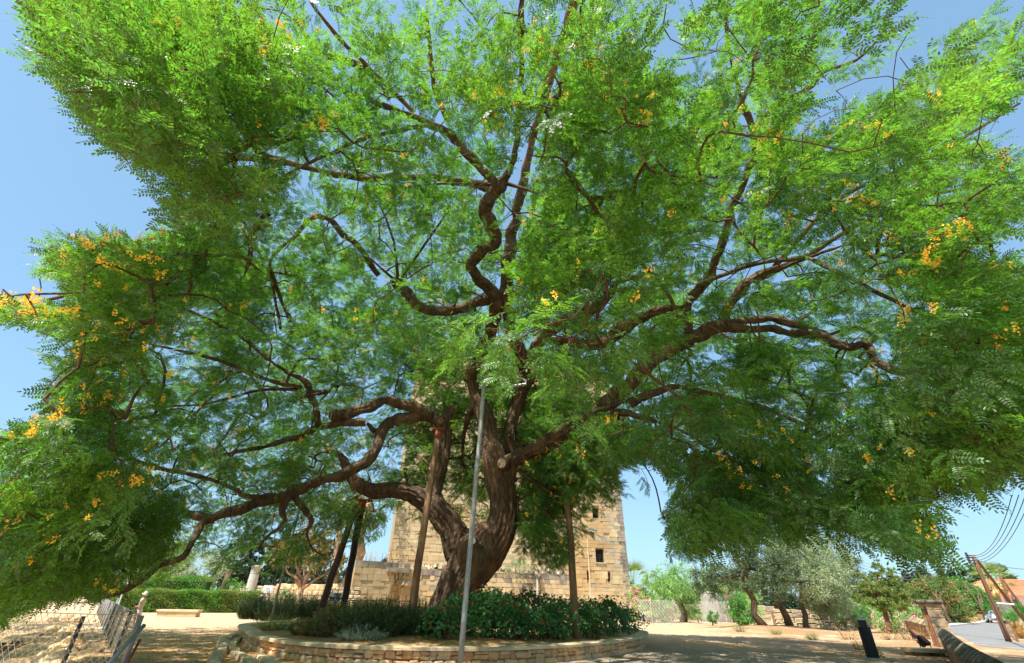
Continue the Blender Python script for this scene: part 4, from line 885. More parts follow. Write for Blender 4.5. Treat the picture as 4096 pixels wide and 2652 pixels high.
mb.tube([at(1192, 2080, Y), at(1265, 2085, Y)], .03, 6); mb.tube([at(1184, 2124, Y), at(1265, 2097, Y)], .03, 6); mb.tube([at(1236, 2083, Y), at(1232, 2108, Y)], .025, 6); mb.build('bracket', M_galv, t)
a = at(1395, 2440, 36); a[2] = 0
# ================================================================ PLANTS IN THE BED
def shoots(name, m, base, rx, ry, h, n, needles, L, W, parent, spread=.35, flop=.0):
    base = np.array(base); th = rng.random(n)*2*np.pi; rr = np.sqrt(rng.random(n)); b = np.stack([np.cos(th)*rr*rx, np.sin(th)*rr*ry, np.zeros(n)], 1)*.8+base
    d = unit(np.stack([np.cos(th)*rr*spread*2+rng.normal(size=n)*spread*.6, np.sin(th)*rr*spread*2+rng.normal(size=n)*spread*.6, np.ones(n)], 1)); hh = h*(1-.35*rr**2)*(.5+.6*rng.random(n))
    t = rng.random((n, needles))**.75; p = b[:, None]+d[:, None]*(hh[:, None]*t)[:, :, None]+rng.normal(size=(n, needles, 3))*.012; p = p.reshape(-1, 3)
    dd = unit(np.repeat(d, needles, 0)*.75+rdir(n*needles)*.75); k = len(p)
    V, F = quads(p, dd, rdir(k), L*(.6+.7*rng.random(k)), W*(.7+.6*rng.random(k)))
    sd = np.cross(d, [0.3, .8, .1]); sd = unit(sd)*.008; SV = np.stack([b-sd, b+sd, b+d*hh[:, None]+sd*.4, b+d*hh[:, None]-sd*.4], 1).reshape(-1, 3)
    link(name, np_mesh(name, V, F), m, parent, kind='stuff'); link('stems', np_mesh('stems', SV, np.arange(len(SV)).reshape(-1, 4)), M_twig, parent, kind='stuff')
ros = [(1010, 2470, .9, 1.0, 'rosemary bush at the far left end of the bed'), (1090, 2478, 1.2, 1.35, 'tall dark rosemary bush beside the thin steel prop'), (1180, 2470, 1.2, 1.25, 'dark rosemary bush between the thin steel prop and the slanting dark prop'), (1270, 2462, 1.2, 1.25, 'rosemary bush at the foot of the slanting dark prop'),
 (1440, 2445, 1.4, .95, 'rosemary bush right of the black prop'), (1540, 2440, 1.4, .95, 'low rosemary bush in front of the arched doorway'), (1700, 2450, 1.3, 1.05, 'rosemary bush left of the great trunk')]
for u, v, r, h, lb in ros:
    p = gbed(u, v+6); t = thing('rosemary_bush', p, lb, 'shrub', 'rosemary bushes in the planter'); shoots('foliage', M_rosem, p, r, r*.8, h*1.2, 260, 46, .10, .017, t, spread=.28)
thy = [(1240, 2510, .7, .45, M_lav, 'bushy dry ochre herb beside the bare soil'), (1330, 2515, .9, .7, M_lav, 'brownish flowering herb clump right of the ochre one'), (1420, 2512, .9, .85, M_rosem, 'dense green herb clump in front of the black prop'), (1510, 2515, .9, .9, M_rosem, 'dark green herb clump left of the grey timber prop'), (1370, 2480, 1.0, .8, M_lav, 'herb clump with dried heads at the foot of the black prop'), (1480, 2478, 1.0, .95, M_lav, 'tall herb clump with dried flower heads below the doorway'), (1580, 2500, .8, .9, M_rosem, 'herb clump touching the grey timber prop'), (1700, 2510, .7, .7, M_rosem, 'low green herb clump between timber prop and trunk')]
for u, v, r, h, m, lb in thy:
    p = gbed(u, v+27); t = thing('herb_clump', p, lb, 'shrub', 'herb clumps in the planter'); shoots('foliage', m, p, r, r*.8, h*1.12, 260, 34, .085, .022, t, spread=.4)
    if m is M_lav:
        mb = MB()
        for i in range(60):
            a = random.random()*6.28; q = math.sqrt(random.random())*r*.9; mb.sphere((p[0]+q*math.cos(a), p[1]+q*math.sin(a)*.8, p[2]+h*random.uniform(.75, 1.02)), (.035, .035, .02), 5, 3)
        mb.build('dried_flower_heads', M_brownf, t, kind='stuff')
p = gbed(1445, 2560); t = thing('silver_herb', p, 'small pale grey-green cushion plant at the edge of the bed', 'plant'); shoots('foliage', M_sant, p, .75, .4, .48, 200, 40, .05, .012, t, spread=.7)
p = gbed(1180, 2520); t = thing('silver_herb', p, 'tiny grey-green plant beside the tall grass at the left of the bed', 'plant'); shoots('foliage', M_sant, p, .4, .25, .25, 90, 25, .05, .012, t, spread=.7)
p = gbed(1120, 2520); t = thing('grass_tuft', p, 'green grass tuft arching at the left of the bed', 'grass')
shoots('blades', M_grass, p, .9, .4, .45, 160, 3, .42, .012, t, spread=.8)
# geraniums
def disc_leaves(P, Nn, R):
    n = len(P); a = unit(np.cross(Nn, rdir(n))); b = np.cross(Nn, a); k = 8; ang = np.arange(k)*2*np.pi/k
    rr = R[:, None]*np.where(np.arange(k) == 0, .35, 1.0)[None, :]
    V = P[:, None]+a[:, None]*(np.cos(ang)*rr)[..., None]+b[:, None]*(np.sin(ang)*rr)[..., None]+Nn[:, None]*((rr*.22)*(np.arange(k) % 2)[None, :])[..., None]
    return V.reshape(-1, 3), np.arange(n*k).reshape(-1, k)
HEAD = {}
def flower_head(m, key):
    if key not in HEAD:
        mb = MB()
        for i in range(14):
            d = Vector(rdir(1)[0]); d.z = abs(d.z)*.8; c = d*.05; s_ = d.cross(Vector((.3, .5, .8))).normalized()*.026; q = d.cross(s_).normalized()*.026
            mb.add([c-s_-q*.4, c+q, c+s_-q*.4, c-q+d*.01], [(0, 1, 2, 3)])
        me = mb.mesh('flower_head'); me.materials.append(m); HEAD[key] = me
    return HEAD[key]
def geranium(u, v, r, h, label, nred, m=M_red, key='r'):
    p = gbed(u, v); t = thing('geranium_bush', p, label, 'shrub', 'red geraniums in the planter'); n = int(900*r*h)
    th = rng.random(n)*2*np.pi; q = rng.random(n)**.5; zz = rng.random(n)**.8
    bulge = .75+.25*np.sin(np.pi*np.clip(zz*.9+.1, 0, 1)); lump = 1+.25*np.sin(th*3+zz*5+u)
    P = p+np.stack([np.cos(th)*q*r*bulge*lump, np.sin(th)*q*r*.8*bulge*lump, .08+zz*h*(1-.22*q**2)*(1+.12*np.sin(th*4+u))], 1)
    Nn = unit(np.stack([np.cos(th)*.5, np.sin(th)*.5-.35, np.full(n, .6)], 1)+rdir(n)*.55)
    V, F = disc_leaves(P, Nn, .03+.033*rng.random(n)); link('foliage', np_mesh('foliage', V, F), M_geran, t, kind='stuff')
    mb = MB()
    for i in range(12):
        a = random.random()*6.28; q_ = random.random()*r*.8; b0 = p+np.array([math.cos(a)*q_*.4, math.sin(a)*q_*.4, 0]); b1 = p+np.array([math.cos(a)*q_, math.sin(a)*q_*.8, h*random.uniform(.6, .95)]); mb.tube(limb_pts(b0, b1, 4, .08), [.018, .015, .012, .008], 5)
    mb.build('stems', M_twig, t)
    for i in range(nred):
        a = random.uniform(math.pi*1.05, math.pi*1.95) if i % 3 else random.random()*6.28; z_ = random.random()**.6; q_ = r*(.75+.3*random.random())*(1-.3*z_**3)
        o = bpy.data.objects.new('flower_head', flower_head(m, key)); COL.objects.link(o); o.parent = t; o.location = (math.cos(a)*q_, math.sin(a)*q_*.8, h*(.25+.8*z_)); s_ = random.uniform(.55, 1.05); o.scale = (s_,)*3; o.rotation_euler = (random.uniform(-.6, .6), random.uniform(-.6, .6), random.random()*6)
ger = [(1770, 2545, .75, .8, 'small geranium with clustered scarlet flowers in front of the trunk foot', 7), (1850, 2530, .9, 1.15, 'geranium bush behind the steel prop', 7), (1960, 2540, .9, 1.3, 'tall geranium bush just right of the steel prop', 6), (2060, 2545, .8, 1.25, 'geranium bush below the stone spout on the wall', 4), (2150, 2545, .8, 1.0, 'bushy geranium with bright leaves left of the timber prop', 5), (2230, 2545, .8, 1.15, 'geranium bush touching the left side of the brown timber prop', 5), (2370, 2540, .8, 1.15, 'geranium bush touching the right side of the brown timber prop', 6), (2440, 2528, .9, 1.25, 'tall geranium bush second from the right end', 8), (2500, 2515, .9, 1.15, 'geranium bush at the right end of the bed', 6),
 (1900, 2500, 1.0, 1.2, 'rear geranium bush right behind the trunk foot', 4), (2010, 2500, 1.0, 1.2, 'rear geranium bush under the drainpipe', 4), (2120, 2500, 1.0, 1.2, 'rear geranium bush left of the drainpipe foot with dark heads', 7), (2240, 2500, 1.0, 1.15, 'rear geranium bush hidden behind the timber prop', 3), (2350, 2500, 1.0, 1.2, 'rear geranium bush below the tower wall', 4)]
for k, (u, v, r, h, lb, n) in enumerate(ger): geranium(u, v+(12 if k < 9 else 5), r*1.15, h*random.uniform(.8, 1.15), lb, int(n*1.4), *((M_darkred, 'd') if k in (3, 11) else (M_red, 'r')))
# ================================================================ THE CASTLE
def ashlar_wall(name, A, B, z0, z1, parent, m=M_ashlar, top=None, bw=(.45, .95), bh=(.26, .36), holes=(), depth=.12, thick=.9, mdark=None, darkrows=0, nmax=300, core=True):
    """courses of blocks over the face from A to B (xy); holes = [(s0, s1, za, zb), ...]; the biggest nmax blocks are parts of their own"""
    A = np.array(A[:2]); B = np.array(B[:2]); L = np.linalg.norm(B-A); T = np.array([*(B-A)/L, 0]); Nn = np.array([T[1], -T[0], 0])
    if Nn[1] > 0: Nn = -Nn
    blocks = []; z = z0; rows = []
    while z < z1-.05:
        h = min(random.uniform(*bh), z1-z); rows.append((z, h)); z += h
    for ri, (z, h) in enumerate(rows):
        s = -random.uniform(0, .4)
        while s < L:
            w = random.uniform(*bw); s0 = max(s, 0); s1 = min(s+w, L); s += w
            if s1-s0 < .08: continue
            if top is not None and z+h*.5 > top((s0+s1)/2): continue
            pcs = [(s0, s1)]
            for h0, h1, ha, hb in holes:
                if z+h > ha+.04 and z < hb-.04:
                    nx = []
                    for a_, b_ in pcs:
                        if b_ <= h0 or a_ >= h1: nx.append((a_, b_))
                        else:
                            if a_ < h0: nx.append((a_, h0))
                            if b_ > h1: nx.append((h1, b_))
                    pcs = nx
            for a_, b_ in pcs:
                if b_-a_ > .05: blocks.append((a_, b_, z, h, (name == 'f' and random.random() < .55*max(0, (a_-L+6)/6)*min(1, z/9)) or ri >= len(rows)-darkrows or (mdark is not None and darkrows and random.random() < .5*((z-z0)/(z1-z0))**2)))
    big = set(sorted(range(len(blocks)), key=lambda i: -(blocks[i][1]-blocks[i][0])*blocks[i][3])[:nmax]) if nmax else set()
    rest = MB(); restd = MB()
    for i, (a_, b_, z, h, dk) in enumerate(blocks):
        mb = MB() if i in big else (restd if dk else rest); pr_ = random.uniform(-.02, .02) if random.random() > .04 else -.07
        O = np.array([*A, 0])+T*(a_+.008)+np.array([0, 0, z+.008])+Nn*pr_; w = b_-a_-.016; hh = h-.016
        if w < .02: continue
        vs = [O+T*x+np.array([0, 0, y])+Nn*d for d in (-depth, 0) for x, y in ((0, 0), (w, 0), (w, hh), (0, hh))]
        vs[4:] = [q+T*random.uniform(-.008, .008)+Nn*random.uniform(-.008, .008) for q in vs[4:]]
        mb.add(vs, [(4, 5, 6, 7), (0, 1, 5, 4), (1, 2, 6, 5), (2, 3, 7, 6), (3, 0, 4, 7)])
        if i in big: mb.build('stone_block', mdark if dk and mdark else m, parent)
    if rest.v: rest.build('masonry', m, parent, kind='stuff')
    if restd.v: restd.build('weathered_masonry', mdark or m, parent, kind='stuff')
    return T, Nn, L, A, blocks
def prism(mb, poly, z0, z1):
    n = len(poly); vs = [(p[0], p[1], z0) for p in poly]+[(p[0], p[1], z1) for p in poly]
    mb.add(vs, [tuple(range(n-1, -1, -1)), tuple(range(n, 2*n))]+[(i, (i+1) % n, n+(i+1) % n, n+i) for i in range(n)])
# tower: right corner stands on the ground at (2530, 2481)
TR = gr(2533, 2484); TLc = at(1533, 2440, 47.0)
e = unit((TR[:2]-TLc[:2])[None])[0]; nrm = np.array([e[1], -e[0]]); LT = np.linalg.norm(TR[:2]-TLc[:2]); dk_ = np.array([-e[1], e[0]])*LT*.95
HT = 26.0
tw = thing('castle_tower', ((TR[0]+TLc[0])/2, TR[1]-3, 0), 'great square tower of golden ashlar behind the tree with barred window and narrow slits', 'tower')
mb = MB(); ins = .10
c0 = TLc[:2]+dk_*.004; prism(mb, [TLc[:2]-nrm*ins+e*ins, TR[:2]-nrm*ins-e*ins, TR[:2]+dk_-e*ins, TLc[:2]+dk_+e*ins], -.3, HT)
def S_at(u, v, A, e_):   # place along a wall line where the line of sight meets it
    d = ray(u, v); m = np.array([[d[0], -e_[0]], [d[1], -e_[1]]]); t, s = np.linalg.solve(m, A); return s, CZ+d[2]*t
def hole(u, v, w, h, A=TLc[:2], e_=e): s, z = S_at(u, v, A, e_); return (s-w/2, s+w/2, z-h/2, z+h/2)
h1 = hole(2400, 2223, .95, 1.25); h2 = hole(2354, 2303, .32, .75); h3 = hole(2438, 2308, .32, .75); h4 = hole(2384, 2052, .8, 1.0)
holes = [h1, h2, h3, h4]
# the core gets real recesses: rebuilt as slabs around the openings in front of it
core_o = mb.build('core', M_joint, tw)
cutm = MB()
for (a_, b_, za, zb) in holes:
    for_ = TLc[:2]+e*(a_+b_)/2
    cutm.box((for_[0]-nrm[0]*.3, for_[1]-nrm[1]*.3, (za+zb)/2), (b_-a_, 1.6, zb-za), math.atan2(e[1], e[0]))
cut = bpy.data.objects.new('cut', cutm.mesh('cut')); COL.objects.link(cut)
bo = core_o.modifiers.new('b', 'BOOLEAN'); bo.object = cut; bo.operation = 'DIFFERENCE'; bo.solver = 'EXACT'
dg = bpy.context.evaluated_depsgraph_get(); me = bpy.data.meshes.new_from_object(core_o.evaluated_get(dg)); core_o.modifiers.clear(); core_o.data = me; bpy.data.objects.remove(cut)
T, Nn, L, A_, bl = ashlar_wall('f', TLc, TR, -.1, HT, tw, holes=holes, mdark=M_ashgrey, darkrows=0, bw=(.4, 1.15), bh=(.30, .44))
ashlar_wall('r', TR+np.array([*(-nrm*.0), 0]), TR[:2]+dk_, -.1, HT, tw, nmax=0, bw=(.6, 1.2), bh=(.3, .44)) if False else None
def wpt(s, z, off=0.0, A=TLc[:2], e_=e, n_=nrm): return np.array([*(A+e_*s+n_*off), z])
rz = math.atan2(e[1], e[0])
for k, (a_, b_, za, zb) in enumerate(holes):
    w = MB(); w.box(wpt((a_+b_)/2, (za+zb)/2, -.55), (b_-a_, .05, zb-za), rz); wo = w.build('window', M_dark, tw)
    if k == 0:
        g = MB()
        for q in np.linspace(a_+.12, b_-.12, 5): g.tube([wpt(q, za, -.2), wpt(q, zb, -.2)], .022, 6)
        for q in np.linspace(za+.2, zb-.2, 4): g.tube([wpt(a_, q, -.2), wpt(b_, q, -.2)], .018, 6)
        g.build('grille', M_blackp, wo); g = MB(); g.box(wpt((a_+b_)/2, za-.04, -.1), (b_-a_+.2, .4, .08), rz); g.build('sill', M_cap, wo)
s_, z_ = S_at(2360, 2350, TLc[:2], e)
mb = MB(); mb.box(wpt(s_, 4.2, .03), (.12, .03, 6.0), rz); mb.build('lime_streak', M_cap, tw)
# weathered right edge blocks of the tower (corner stones)
mb = MB()
z = 0
while z < HT-.4:
    h = random.uniform(.3, .44); w = random.uniform(.4, .9); mb.box(wpt(LT-w/2+.03, z+h/2, -.2), (w, .5, h-.02), rz, jit=.012); z += h
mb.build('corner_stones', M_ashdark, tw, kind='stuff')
# lower wall with dark weathered top, in front of the tower
WA = at(1640, 2425, 39.5); WB = at(2292, 2440, 43.5)
for p in (WA, WB): p[2] = 0
ew = unit((WB[:2]-WA[:2])[None])[0]; nw = np.array([ew[1], -ew[0]]); rw = math.atan2(ew[1], ew[0])
tz = S_at(2150, 2292, WA[:2], ew)[1]
cw = thing('court_wall', WA, 'grey weathered ashlar wall with rubble on top between trunk and tower', 'wall')
mb = MB(); prism(mb, [WA[:2]-nw*.1, WB[:2]-nw*.1, WB[:2]-nw*1.4, WA[:2]-nw*1.4], -.2, tz-.1); mb.build('core', M_joint, cw)
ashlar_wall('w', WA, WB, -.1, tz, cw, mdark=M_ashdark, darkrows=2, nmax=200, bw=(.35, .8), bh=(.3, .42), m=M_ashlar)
rb = MB()
for i in range(260):
    s = random.uniform(0, np.linalg.norm(WB[:2]-WA[:2])); r = random.uniform(.08, .24); q = wpt(s, tz-.05+r*.3+random.random()*.35*abs(math.sin(s*.7)), -random.uniform(.15, 1.2), WA[:2], ew, nw)
    rb.box(q, (r*2, r*1.6, r*1.3), random.random()*3, taper=.75, jit=r*.25)
rb.build('rubble', M_rubble, cw, kind='stuff')
s_, zz = S_at(2147, 2315, WA[:2], ew)
t = thing('drain_spout', wpt(s_, 0, .2, WA[:2], ew, nw), 'pale vertical drainpipe with funnel head on the grey court wall', 'drainpipe')
mb = MB(); q = wpt(s_, 0, .16, WA[:2], ew, nw); mb.tube([q, q+np.array([0, 0, tz-.35])], .09, 8); mb.build('pipe', M_kerb, t); mb = MB(); mb.lathe(q+np.array([0, 0, tz-.4]), [(.09, 0), (.13, .1), (.3, .34), (.3, .44)], 8); mb.build('funnel', M_kerb, t)
# gatehouse with the pointed arch
GA = at(1392, 2430, 35.5); GB = at(1652, 2430, 38.3); GA[2] = GB[2] = 0
eg = unit((GB[:2]-GA[:2])[None])[0]; ng_ = np.array([eg[1], -eg[0]]); rg = math.atan2(eg[1], eg[0]); LG = np.linalg.norm(GB[:2]-GA[:2])
gt = S_at(1480, 2243, GA[:2], eg)[1]
sa, _z = S_at(1585, 2390, GA[:2], eg); za_top = S_at(1586, 2313, GA[:2], eg)[1]; wa = S_at(1598, 2390, GA[:2], eg)[0]-S_at(1560, 2390, GA[:2], eg)[0]; sa = S_at(1578, 2390, GA[:2], eg)[0]
gh = thing('arched_gatehouse', GA, 'golden ashlar wall with pointed arched doorway, left of the tower', 'gatehouse')
sL = S_at(1553, 2390, GA[:2], eg)[0]; sR = S_at(1604, 2350, GA[:2], eg)[0]; zlin = S_at(1580, 2282, GA[:2], eg)[1]
stepz = S_at(1600, 2255, GA[:2], eg)[1]
topf = lambda s: gt if s < sL+.1 else (stepz if s < sR+.6 else stepz-1.2*min(1, (s-sR-.6)/1.2))
ashlar_wall('g', GA, GB, -.1, gt, gh, holes=[(sL, sR, -.2, zlin-.25)], mdark=M_ashdark, darkrows=1, nmax=220, bw=(.4, 1.0), bh=(.33, .46), top=topf)
mb = MB(); pA = GA[:2]; prism(mb, [pA-ng_*.1, pA+eg*sL-ng_*.1, pA+eg*sL-ng_*1.6, pA-ng_*1.6], -.2, gt-.1); prism(mb, [pA+eg*sR-ng_*.1, GB[:2]-ng_*.1, GB[:2]-ng_*1.6, pA+eg*sR-ng_*1.6], -.2, stepz-1.3)
prism(mb, [pA+eg*sL-ng_*.1, pA+eg*sR-ng_*.1, pA+eg*sR-ng_*1.6, pA+eg*sL-ng_*1.6], zlin-.3, stepz-.1); prism(mb, [pA+eg*sL-ng_*1.1, pA+eg*sR-ng_*1.1, pA+eg*sR-ng_*1.6, pA+eg*sL-ng_*1.6], -.2, zlin-.3); mb.build('core', M_joint, gh)
# arch panel with pointed opening
n_ = 12; sc = (sL+sR)/2+.05; hw = wa*.58; spring = za_top*.35
arc = [(-hw, -.1), (-hw, spring)]+[(-hw*math.cos(math.pi/2*i/n_)**.9, spring+(za_top-spring)*math.sin(math.pi/2*i/n_)) for i in range(1, n_)]+[(0, za_top)]
full = arc+[(-x, z) for x, z in arc[-2::-1]]
mb = MB(); off = -.1; outer = []
W0 = (sR-sL)/2
for x, z in full: outer.append((max(-W0, min(W0, x*3)), z) if z < spring else ((-W0 if x < 0 else (W0 if x > 0 else 0)), z))
vs = []; 
for (x, z), (ox, oz) in zip(full, outer):
    vs += [wpt(sc+x, z, off, pA, eg, ng_), wpt((sL+sR)/2+ox, oz, off, pA, eg, ng_), wpt(sc+x, z, off-.4, pA, eg, ng_)]
fs = []
for i in range(len(full)-1): fs += [(3*i, 3*i+1, 3*i+4, 3*i+3), (3*i, 3*i+3, 3*i+5, 3*i+2)]
b0 = len(vs); mb.add(vs, fs)
zt = zlin-.25; mb.add([wpt(sL, za_top, off, pA, eg, ng_), wpt((sL+sR)/2, za_top, off, pA, eg, ng_), wpt(sR, za_top, off, pA, eg, ng_), wpt(sR, zt, off, pA, eg, ng_), wpt(sL, zt, off, pA, eg, ng_)], [(0, 1, 2, 3, 4)])
i0 = [i for i, (x, z) in enumerate(full)]; mb.add([wpt((sL+sR)/2-W0, full[n_][1], off, pA, eg, ng_), wpt((sL+sR)/2, za_top, off, pA, eg, ng_), wpt((sL+sR)/2-W0, za_top, off, pA, eg, ng_)], [(0, 1, 2)])
mb.build('arch_surround', M_cap, gh)
# blocked doorway inside the arch, with a small square hole
ashlar_wall('b', np.array([*(pA+eg*(sc-hw)-ng_*.45), 0]), np.array([*(pA+eg*(sc+hw)-ng_*.45), 0]), 0, za_top, gh, nmax=40, bw=(.45, .8), bh=(.4, .5), holes=[(hw*.55, hw*.95, .75, 1.15)])
mb = MB(); mb.box(wpt((sL+sR)/2+.1, zlin+.02, .05, pA, eg, ng_), (sR-sL+1.0, .4, .28), rg, jit=.02); mb.build('lintel_ledge', M_ashdark, gh)
for q in (sL+.35, sR-.25): MB().box(wpt(q, zlin-.42, -.12, pA, eg, ng_), (.05, .12, .25), rg).build('corbel', M_dark, gh)
rb = MB()
for i in range(70):
    s = random.uniform(sR-.2, LG+.2); r = random.uniform(.1, .26); rb.box(wpt(s, stepz-1.3+random.random()*1.3*(1-(s-sR)/(LG-sR+.5)), -random.uniform(.0, .9), pA, eg, ng_), (r*2, r*1.6, r*1.3), random.random()*3, taper=.75, jit=r*.25)
rb.build('crumbling_rubble', M_rubble, gh, kind='stuff')
p = wpt(sL-1.2, gt, -.5, pA, eg, ng_); t = thing('dry_weeds', p, 'dry straw-coloured weeds growing on top of the gatehouse wall', 'weeds'); shoots('stalks', M_straw, p, 2.4, .3, .7, 60, 4, .35, .012, t, spread=.3)
p = wpt(sR-.2, stepz, -.7, pA, eg, ng_); t = thing('dry_bush', p, 'bare dry bush on the ledge above the arched doorway', 'weeds'); shoots('stalks', M_straw, p, .5, .4, 1.7, 50, 6, .3, .012, t, spread=.25)
p = wpt(S_at(2040, 2270, WA[:2], ew)[0], tz+.1, -.5, WA[:2], ew, nw); t = thing('caper_bush', p, 'grey-green bush sprawling over the top of the court wall', 'shrub'); foliage('foliage', M_olive, [(p+np.array([0, 0, .2]), (2.2, .8, .7))], 2600, .14, .045, t)
# low pale wall, sign back, handrail
def wall_box(name, label, A, B, h, th, m, cat='wall', z=-.1, capm=None):
    A = np.array(A[:2]); B = np.array(B[:2]); e_ = unit((B-A)[None])[0]; n2 = np.array([-e_[1], e_[0]]); t = thing(name, (*A, 0), label, cat)
    return t, e_, np.array([e_[1], -e_[0]])
def rubble_wall(name, label, A, B, h, th=.5, m=M_rubble, sz=(.25, .55), rh=.2, cat='wall', cope=None, nparts=260, top=None, z0=-.1, jit=.03):
    A = np.array(A[:2]); B = np.array(B[:2]); L = np.linalg.norm(B-A); e_ = (B-A)/L; n2 = np.array([e_[1], -e_[0]])
    if n2[1] > 0: n2 = -n2
    t = thing(name, (*A, 0), label, cat); core = MB(); a = math.atan2(e_[1], e_[0]); tf = top or (lambda s: h)
    k = max(1, int(L/1.2))
    for i in range(k):
        s = L*(i+.5)/k; c = A+e_*s-n2*th/2; core.box((c[0], c[1], (tf(s)+z0)/2-.05), (L/k+.002*i, th-.14, max(.1, tf(s)-z0-.12)), a)
    core.build('core', M_mortar, t, kind='stuff'); c = 0; rest = MB(); z = z0
    while z < max(h, .1):
        rhh = rh*random.uniform(.75, 1.3); s = -random.random()*.2
        while s < L:
            w = random.uniform(*sz)
            if z < tf(s+w/2)-.04:
                hh = min(rhh, tf(s+w/2)+.04-z)
                if c < nparts: mb = MB()
                else: mb = rest
                P_ = A+e_*(s)+n2*.0; rough_block(mb, np.array([P_[0], P_[1], z+.01+random.uniform(-jit, jit)*.5]), np.array([*e_, 0]), np.array([*n2, 0]), w-.03, hh-.02, .16, jit=jit, rounded=.05)
                if c < nparts: mb.build('stone', m, t)
                c += 1
            s += w
        z += rhh
    if rest.v: rest.build('small_stones', m, t, kind='stuff')
    if cope:
        s = 0
        while s < L-.05:
            w = min(random.uniform(.5, .9), L-s); q = A+e_*(s+w/2)-n2*th/2; MB().box((q[0], q[1], tf(s)+.06), (w-.012, th+.12, .14), a, taper=.9, jit=.015).build('coping_stone', cope, t); s += w
    return t
p1 = at(1288, 2440, 34); p2 = at(1420, 2440, 34); rubble_wall('low_wall', 'low pale rubble wall behind the sign, left of the gatehouse', p1, p2, ztop(p1, 1310, 2351), .8, M_rubble, (.25, .5), .2)
t = thing('information_sign', at(1342, 2440, 31), 'dark back of a tilted information panel on a thin post', 'sign'); Y = 31
q = [at(1318, 2404, Y), at(1367, 2408, Y), at(1366, 2373, Y+.25), at(1317, 2370, Y+.25)]; mb = MB(); o_ = np.array([0, .05, 0]); mb.add([*q, *[x+o_ for x in q]], [(0, 1, 2, 3), (7, 6, 5, 4), (0, 4, 5, 1), (1, 5, 6, 2), (2, 6, 7, 3), (3, 7, 4, 0)]); mb.build('panel', M_sign, t)
mb = MB(); c = (q[0]+q[1])/2; d = (q[2]+q[3])/2; mb.tube([np.array([c[0], Y, 0]), c-np.array([0, .05, 0]), d-np.array([0, .05, 0])], .035, 6); c = (q[0]+q[3])/2; d = (q[1]+q[2])/2; mb.tube([c-np.array([0, .05, 0]), d-np.array([0, .05, 0])], .03, 6); mb.build('post', M_gpost, t)
a = at(1395, 2401, 33); b = at(1650, 2404, 35); t = thing('handrail', (a[0], a[1], 0), 'thin brown handrail in front of the gatehouse', 'handrail'); mb = MB(); mb.tube([a, b], .04, 6)
for i in range(9): q = a+(b-a)*i/8; mb.tube([(q[0], q[1], -.05), q], .025, 5)
mb.build('rail', M_dwood, t)
# ================================================================ LEFT SIDE: FENCE, PIT, HEDGE, BENCH, PEOPLE
FH = 1.12
def fence_mesh(mb, A, B, h, z0=0, cell=.09, r=.0035, zf=None):
    """diamond wire netting between two points of the ground"""
    A = np.array(A[:2]); B = np.array(B[:2]); L = np.linalg.norm(B-A); e_ = (B-A)/L; n = int((L+h)/cell)
    for i in range(n):
        for sg in (1, -1):
            s0 = i*cell if sg < 0 else i*cell-h
            a0, b0 = (s0, 0), (s0+sg*0, 0)
            if sg > 0: x0, y0, x1, y1 = i*cell-h, 0, i*cell, h
            else: x0, y0, x1, y1 = i*cell, 0, i*cell-h, h
            # clip to 0..L
            def cl(x0, y0, x1, y1):
                if x0 > x1: x0, y0, x1, y1 = x1, y1, x0, y0
                if x1 <= 0 or x0 >= L: return None
                f = lambda x: y0+(y1-y0)*(x-x0)/(x1-x0)
                a_, b_ = max(x0, 0), min(x1, L); return a_, f(a_), b_, f(b_)
            c = cl(x0, y0, x1, y1)
            if not c: continue
            xa, ya, xb, yb = c
            if abs(xb-xa) < 1e-3: continue
            pa = A+e_*xa; pb = A+e_*xb; mb.tube([(pa[0], pa[1], z0+ya), (pb[0], pb[1], z0+yb)], r, 3, cap=False)
FA0 = FA.copy(); FB0 = FB.copy()
fl = thing('chain_link_fence', FA0, 'wire fence with closely spaced dark posts running back along the path', 'fence', 'chain link fences by the excavation')
NP_ = 13
for i in range(NP_):
    t_ = i/(NP_-1); p = FA0+(FB0-FA0)*t_; p[2] = gz(p[0], p[1])-.1 if False else -.1
    mb = MB(); mb.tube([p, p+np.array([0, 0, FH+.1])], .055 if i else .065, 8); mb.build('fence_post', M_galv if i in (0, 6) else M_gpost, fl, smooth=True)
mb = MB(); fence_mesh(mb, FA0, FB0, FH, 0, .2, .0035); mb.build('wire_netting', M_wire, fl, kind='stuff')
mb = MB(); mb.tube([FA0+np.array([0, 0, FH]), FB0+np.array([0, 0, FH])], .008, 4); mb.build('top_wire', M_wire, fl)
p = FA0+(FB0-FA0)*.5; q = gr(412, 2531); MB().tube([(q[0], q[1], -.05), (p[0]+.1, p[1]+.3, FH+.1)], .06, 8).build('brace', M_galv, fl)
# netting crossing the foreground towards the left
FC = np.array([-15.2, 14.0, 0]); zpit = -.35
fr = thing('chain_link_fence', FA0+np.array([-.2, 0, 0]), 'near wire netting across the lower left corner with one leaning brown post', 'fence', 'chain link fences by the excavation')
FD = gr(245, 2668); FD[2] = -.3; top = at(335, 2466, FD[1]+.2)
MB().tube([FD, top], .05, 8).build('fence_post', M_gpost, fr, smooth=True)
mb = MB(); z_t = FH
fence_mesh(mb, FA0+np.array([-.05, -.12, 0]), FC, FH+.75, -.75, .2, .006); mb.build('wire_netting', M_wire, fr, kind='stuff')
MB().tube([FA0+np.array([-.05, -.12, FH]), FC+np.array([0, 0, FH])], .008, 4).build('top_wire', M_wire, fr)
pt = at(578, 2500, FA0[1]); pb = at(430, 2660, FA0[1]-.6); MB().tube([pb+(pb-pt)*.3, pt], .045, 8).build('brace', M_galv, fr, smooth=True)
